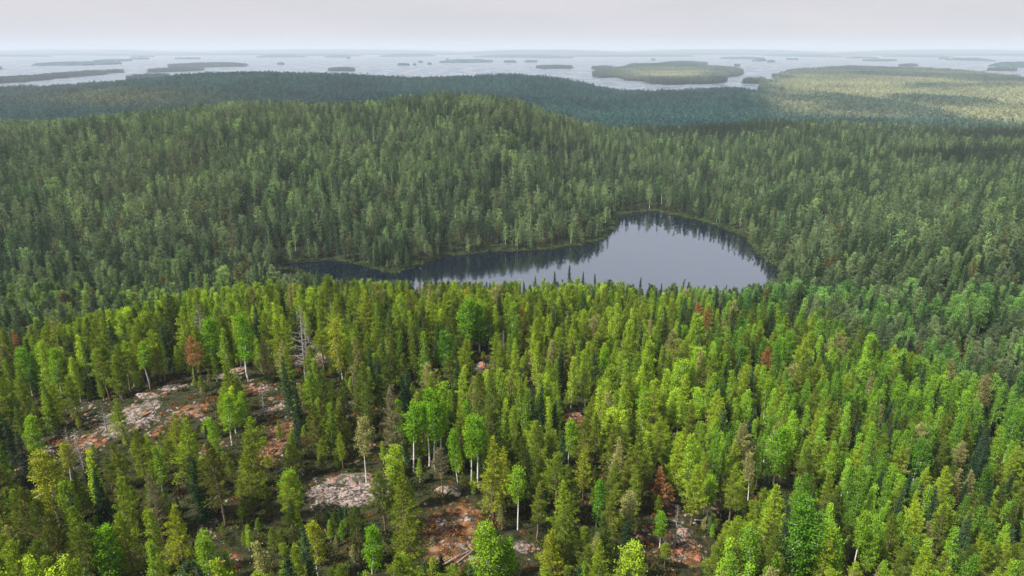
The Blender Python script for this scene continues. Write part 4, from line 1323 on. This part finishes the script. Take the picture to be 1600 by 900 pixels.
pale = np.clip(sstep(1160, 1260, fpx) * sstep(0, 30, fpy - 100) * sstep(205, 175, fpy - (fpx - 1400) * 0.05) + np.exp(-(((fpx - 1050) / 90) ** 2 + ((fpy - 116) / 9) ** 2)), 0, 1)  # sunlight on the right-hand plain painted into its tree tints
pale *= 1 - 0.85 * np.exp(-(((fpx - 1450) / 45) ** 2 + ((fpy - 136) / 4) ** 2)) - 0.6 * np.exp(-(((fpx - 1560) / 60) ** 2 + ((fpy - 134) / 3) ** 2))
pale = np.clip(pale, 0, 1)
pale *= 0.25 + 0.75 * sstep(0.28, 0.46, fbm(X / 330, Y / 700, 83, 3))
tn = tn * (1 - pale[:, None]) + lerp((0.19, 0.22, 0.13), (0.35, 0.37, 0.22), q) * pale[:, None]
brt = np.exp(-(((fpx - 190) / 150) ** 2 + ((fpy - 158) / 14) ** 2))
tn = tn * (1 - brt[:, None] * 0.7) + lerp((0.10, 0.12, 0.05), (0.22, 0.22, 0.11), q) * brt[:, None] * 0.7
s = rng.uniform(0.8, 1.2, m) * np.where(pale > 0.5, 0.7, 1.0)
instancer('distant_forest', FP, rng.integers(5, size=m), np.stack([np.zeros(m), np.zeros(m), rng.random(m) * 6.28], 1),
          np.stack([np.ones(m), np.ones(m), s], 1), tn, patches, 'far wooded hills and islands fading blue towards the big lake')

# far shores: long low wooded strips between 8 and 17 km
strips = [((-100, 83.5), (300, 83.2), 1500), ((280, 82.6), (760, 83.4), 1500), ((700, 84.8), (1000, 84.6), 1500), ((960, 83.4), (1330, 84.6), 1500), ((1300, 84.5), (1720, 84.2), 1500),
          ((395, 90), (470, 89.5), 500), ((465, 87.5), (560, 88), 500), ((505, 90), (545, 90), 300), ((590, 89), (680, 88), 500), ((560, 85.5), (720, 86), 900),
          ((740, 89.5), (900, 91.5), 600), ((890, 89), (1090, 88.5), 700), ((1060, 86), (1220, 86), 900), ((1130, 92), (1200, 93), 300), ((1180, 96), (1200, 95.5), 160),
          ((1200, 88), (1330, 90), 700), ((1330, 91), (1380, 92), 300), ((1390, 89), (1500, 90), 400), ((1480, 94), (1560, 96), 120), ((1490, 87), (1660, 89), 500),
          ((1555, 104), (1640, 107), 160), ((-60, 88), (60, 89), 600), ((40, 85.5), (170, 86), 900), ((320, 86), (420, 86.5), 700), ((160, 84.5), (330, 85), 900),
          ((1470, 92.5), (1485, 92.5), 100), ((1200, 97.5), (1212, 97.5), 60)]
for k, (a, b, dep) in enumerate(strips):
    A = np.array(on_level(*a, BIG)); B_ = np.array(on_level(*b, BIG)); d = B_ - A
    ring = [A + (0, dep * 0.4), A + d * 0.15, A + d * 0.5, A + d * 0.8, B_ + (0, dep * 0.4), B_ + (0, dep) - d * 0.1, A + d * 0.5 + (0, dep * 1.2), A + (0, dep) + d * 0.1]
    v, f = island_mesh(smooth_ring(ring, 160, 200 + k, 0.06), (55 + 50 * random.random()) if dep == 1500 else 10 + 22 * random.random(), 15.0)
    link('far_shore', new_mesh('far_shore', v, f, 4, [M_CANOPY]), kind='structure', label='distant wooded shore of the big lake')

# ------------------------------------------------------------------ haze
import bmesh
bm = bmesh.new()
bmesh.ops.create_cube(bm, size=1.0)
me = bpy.data.meshes.new('haze'); bm.to_mesh(me); bm.free()
X0, X1, Y0, Y1, Z0, Z1 = -62000, 62000, -800, 71000, -26, 290
hz_o = link('haze', me, kind='stuff', label='thin blue summer haze over the lakes and far hills')
hz_o.scale = (X1 - X0, Y1 - Y0, Z1 - Z0); hz_o.location = ((X0 + X1) / 2, (Y0 + Y1) / 2, (Z0 + Z1) / 2)
t = NT('haze_air')
pv = t.node('ShaderNodeVolumePrincipled')
pv.inputs['Color'].default_value = (0.55, 0.61, 0.68, 1)
pv.inputs['Density'].default_value = 0.000072
pv.inputs['Anisotropy'].default_value = 0.0
t.l.new(pv.outputs[0], t.out.inputs['Volume'])
me.materials.append(t.m)
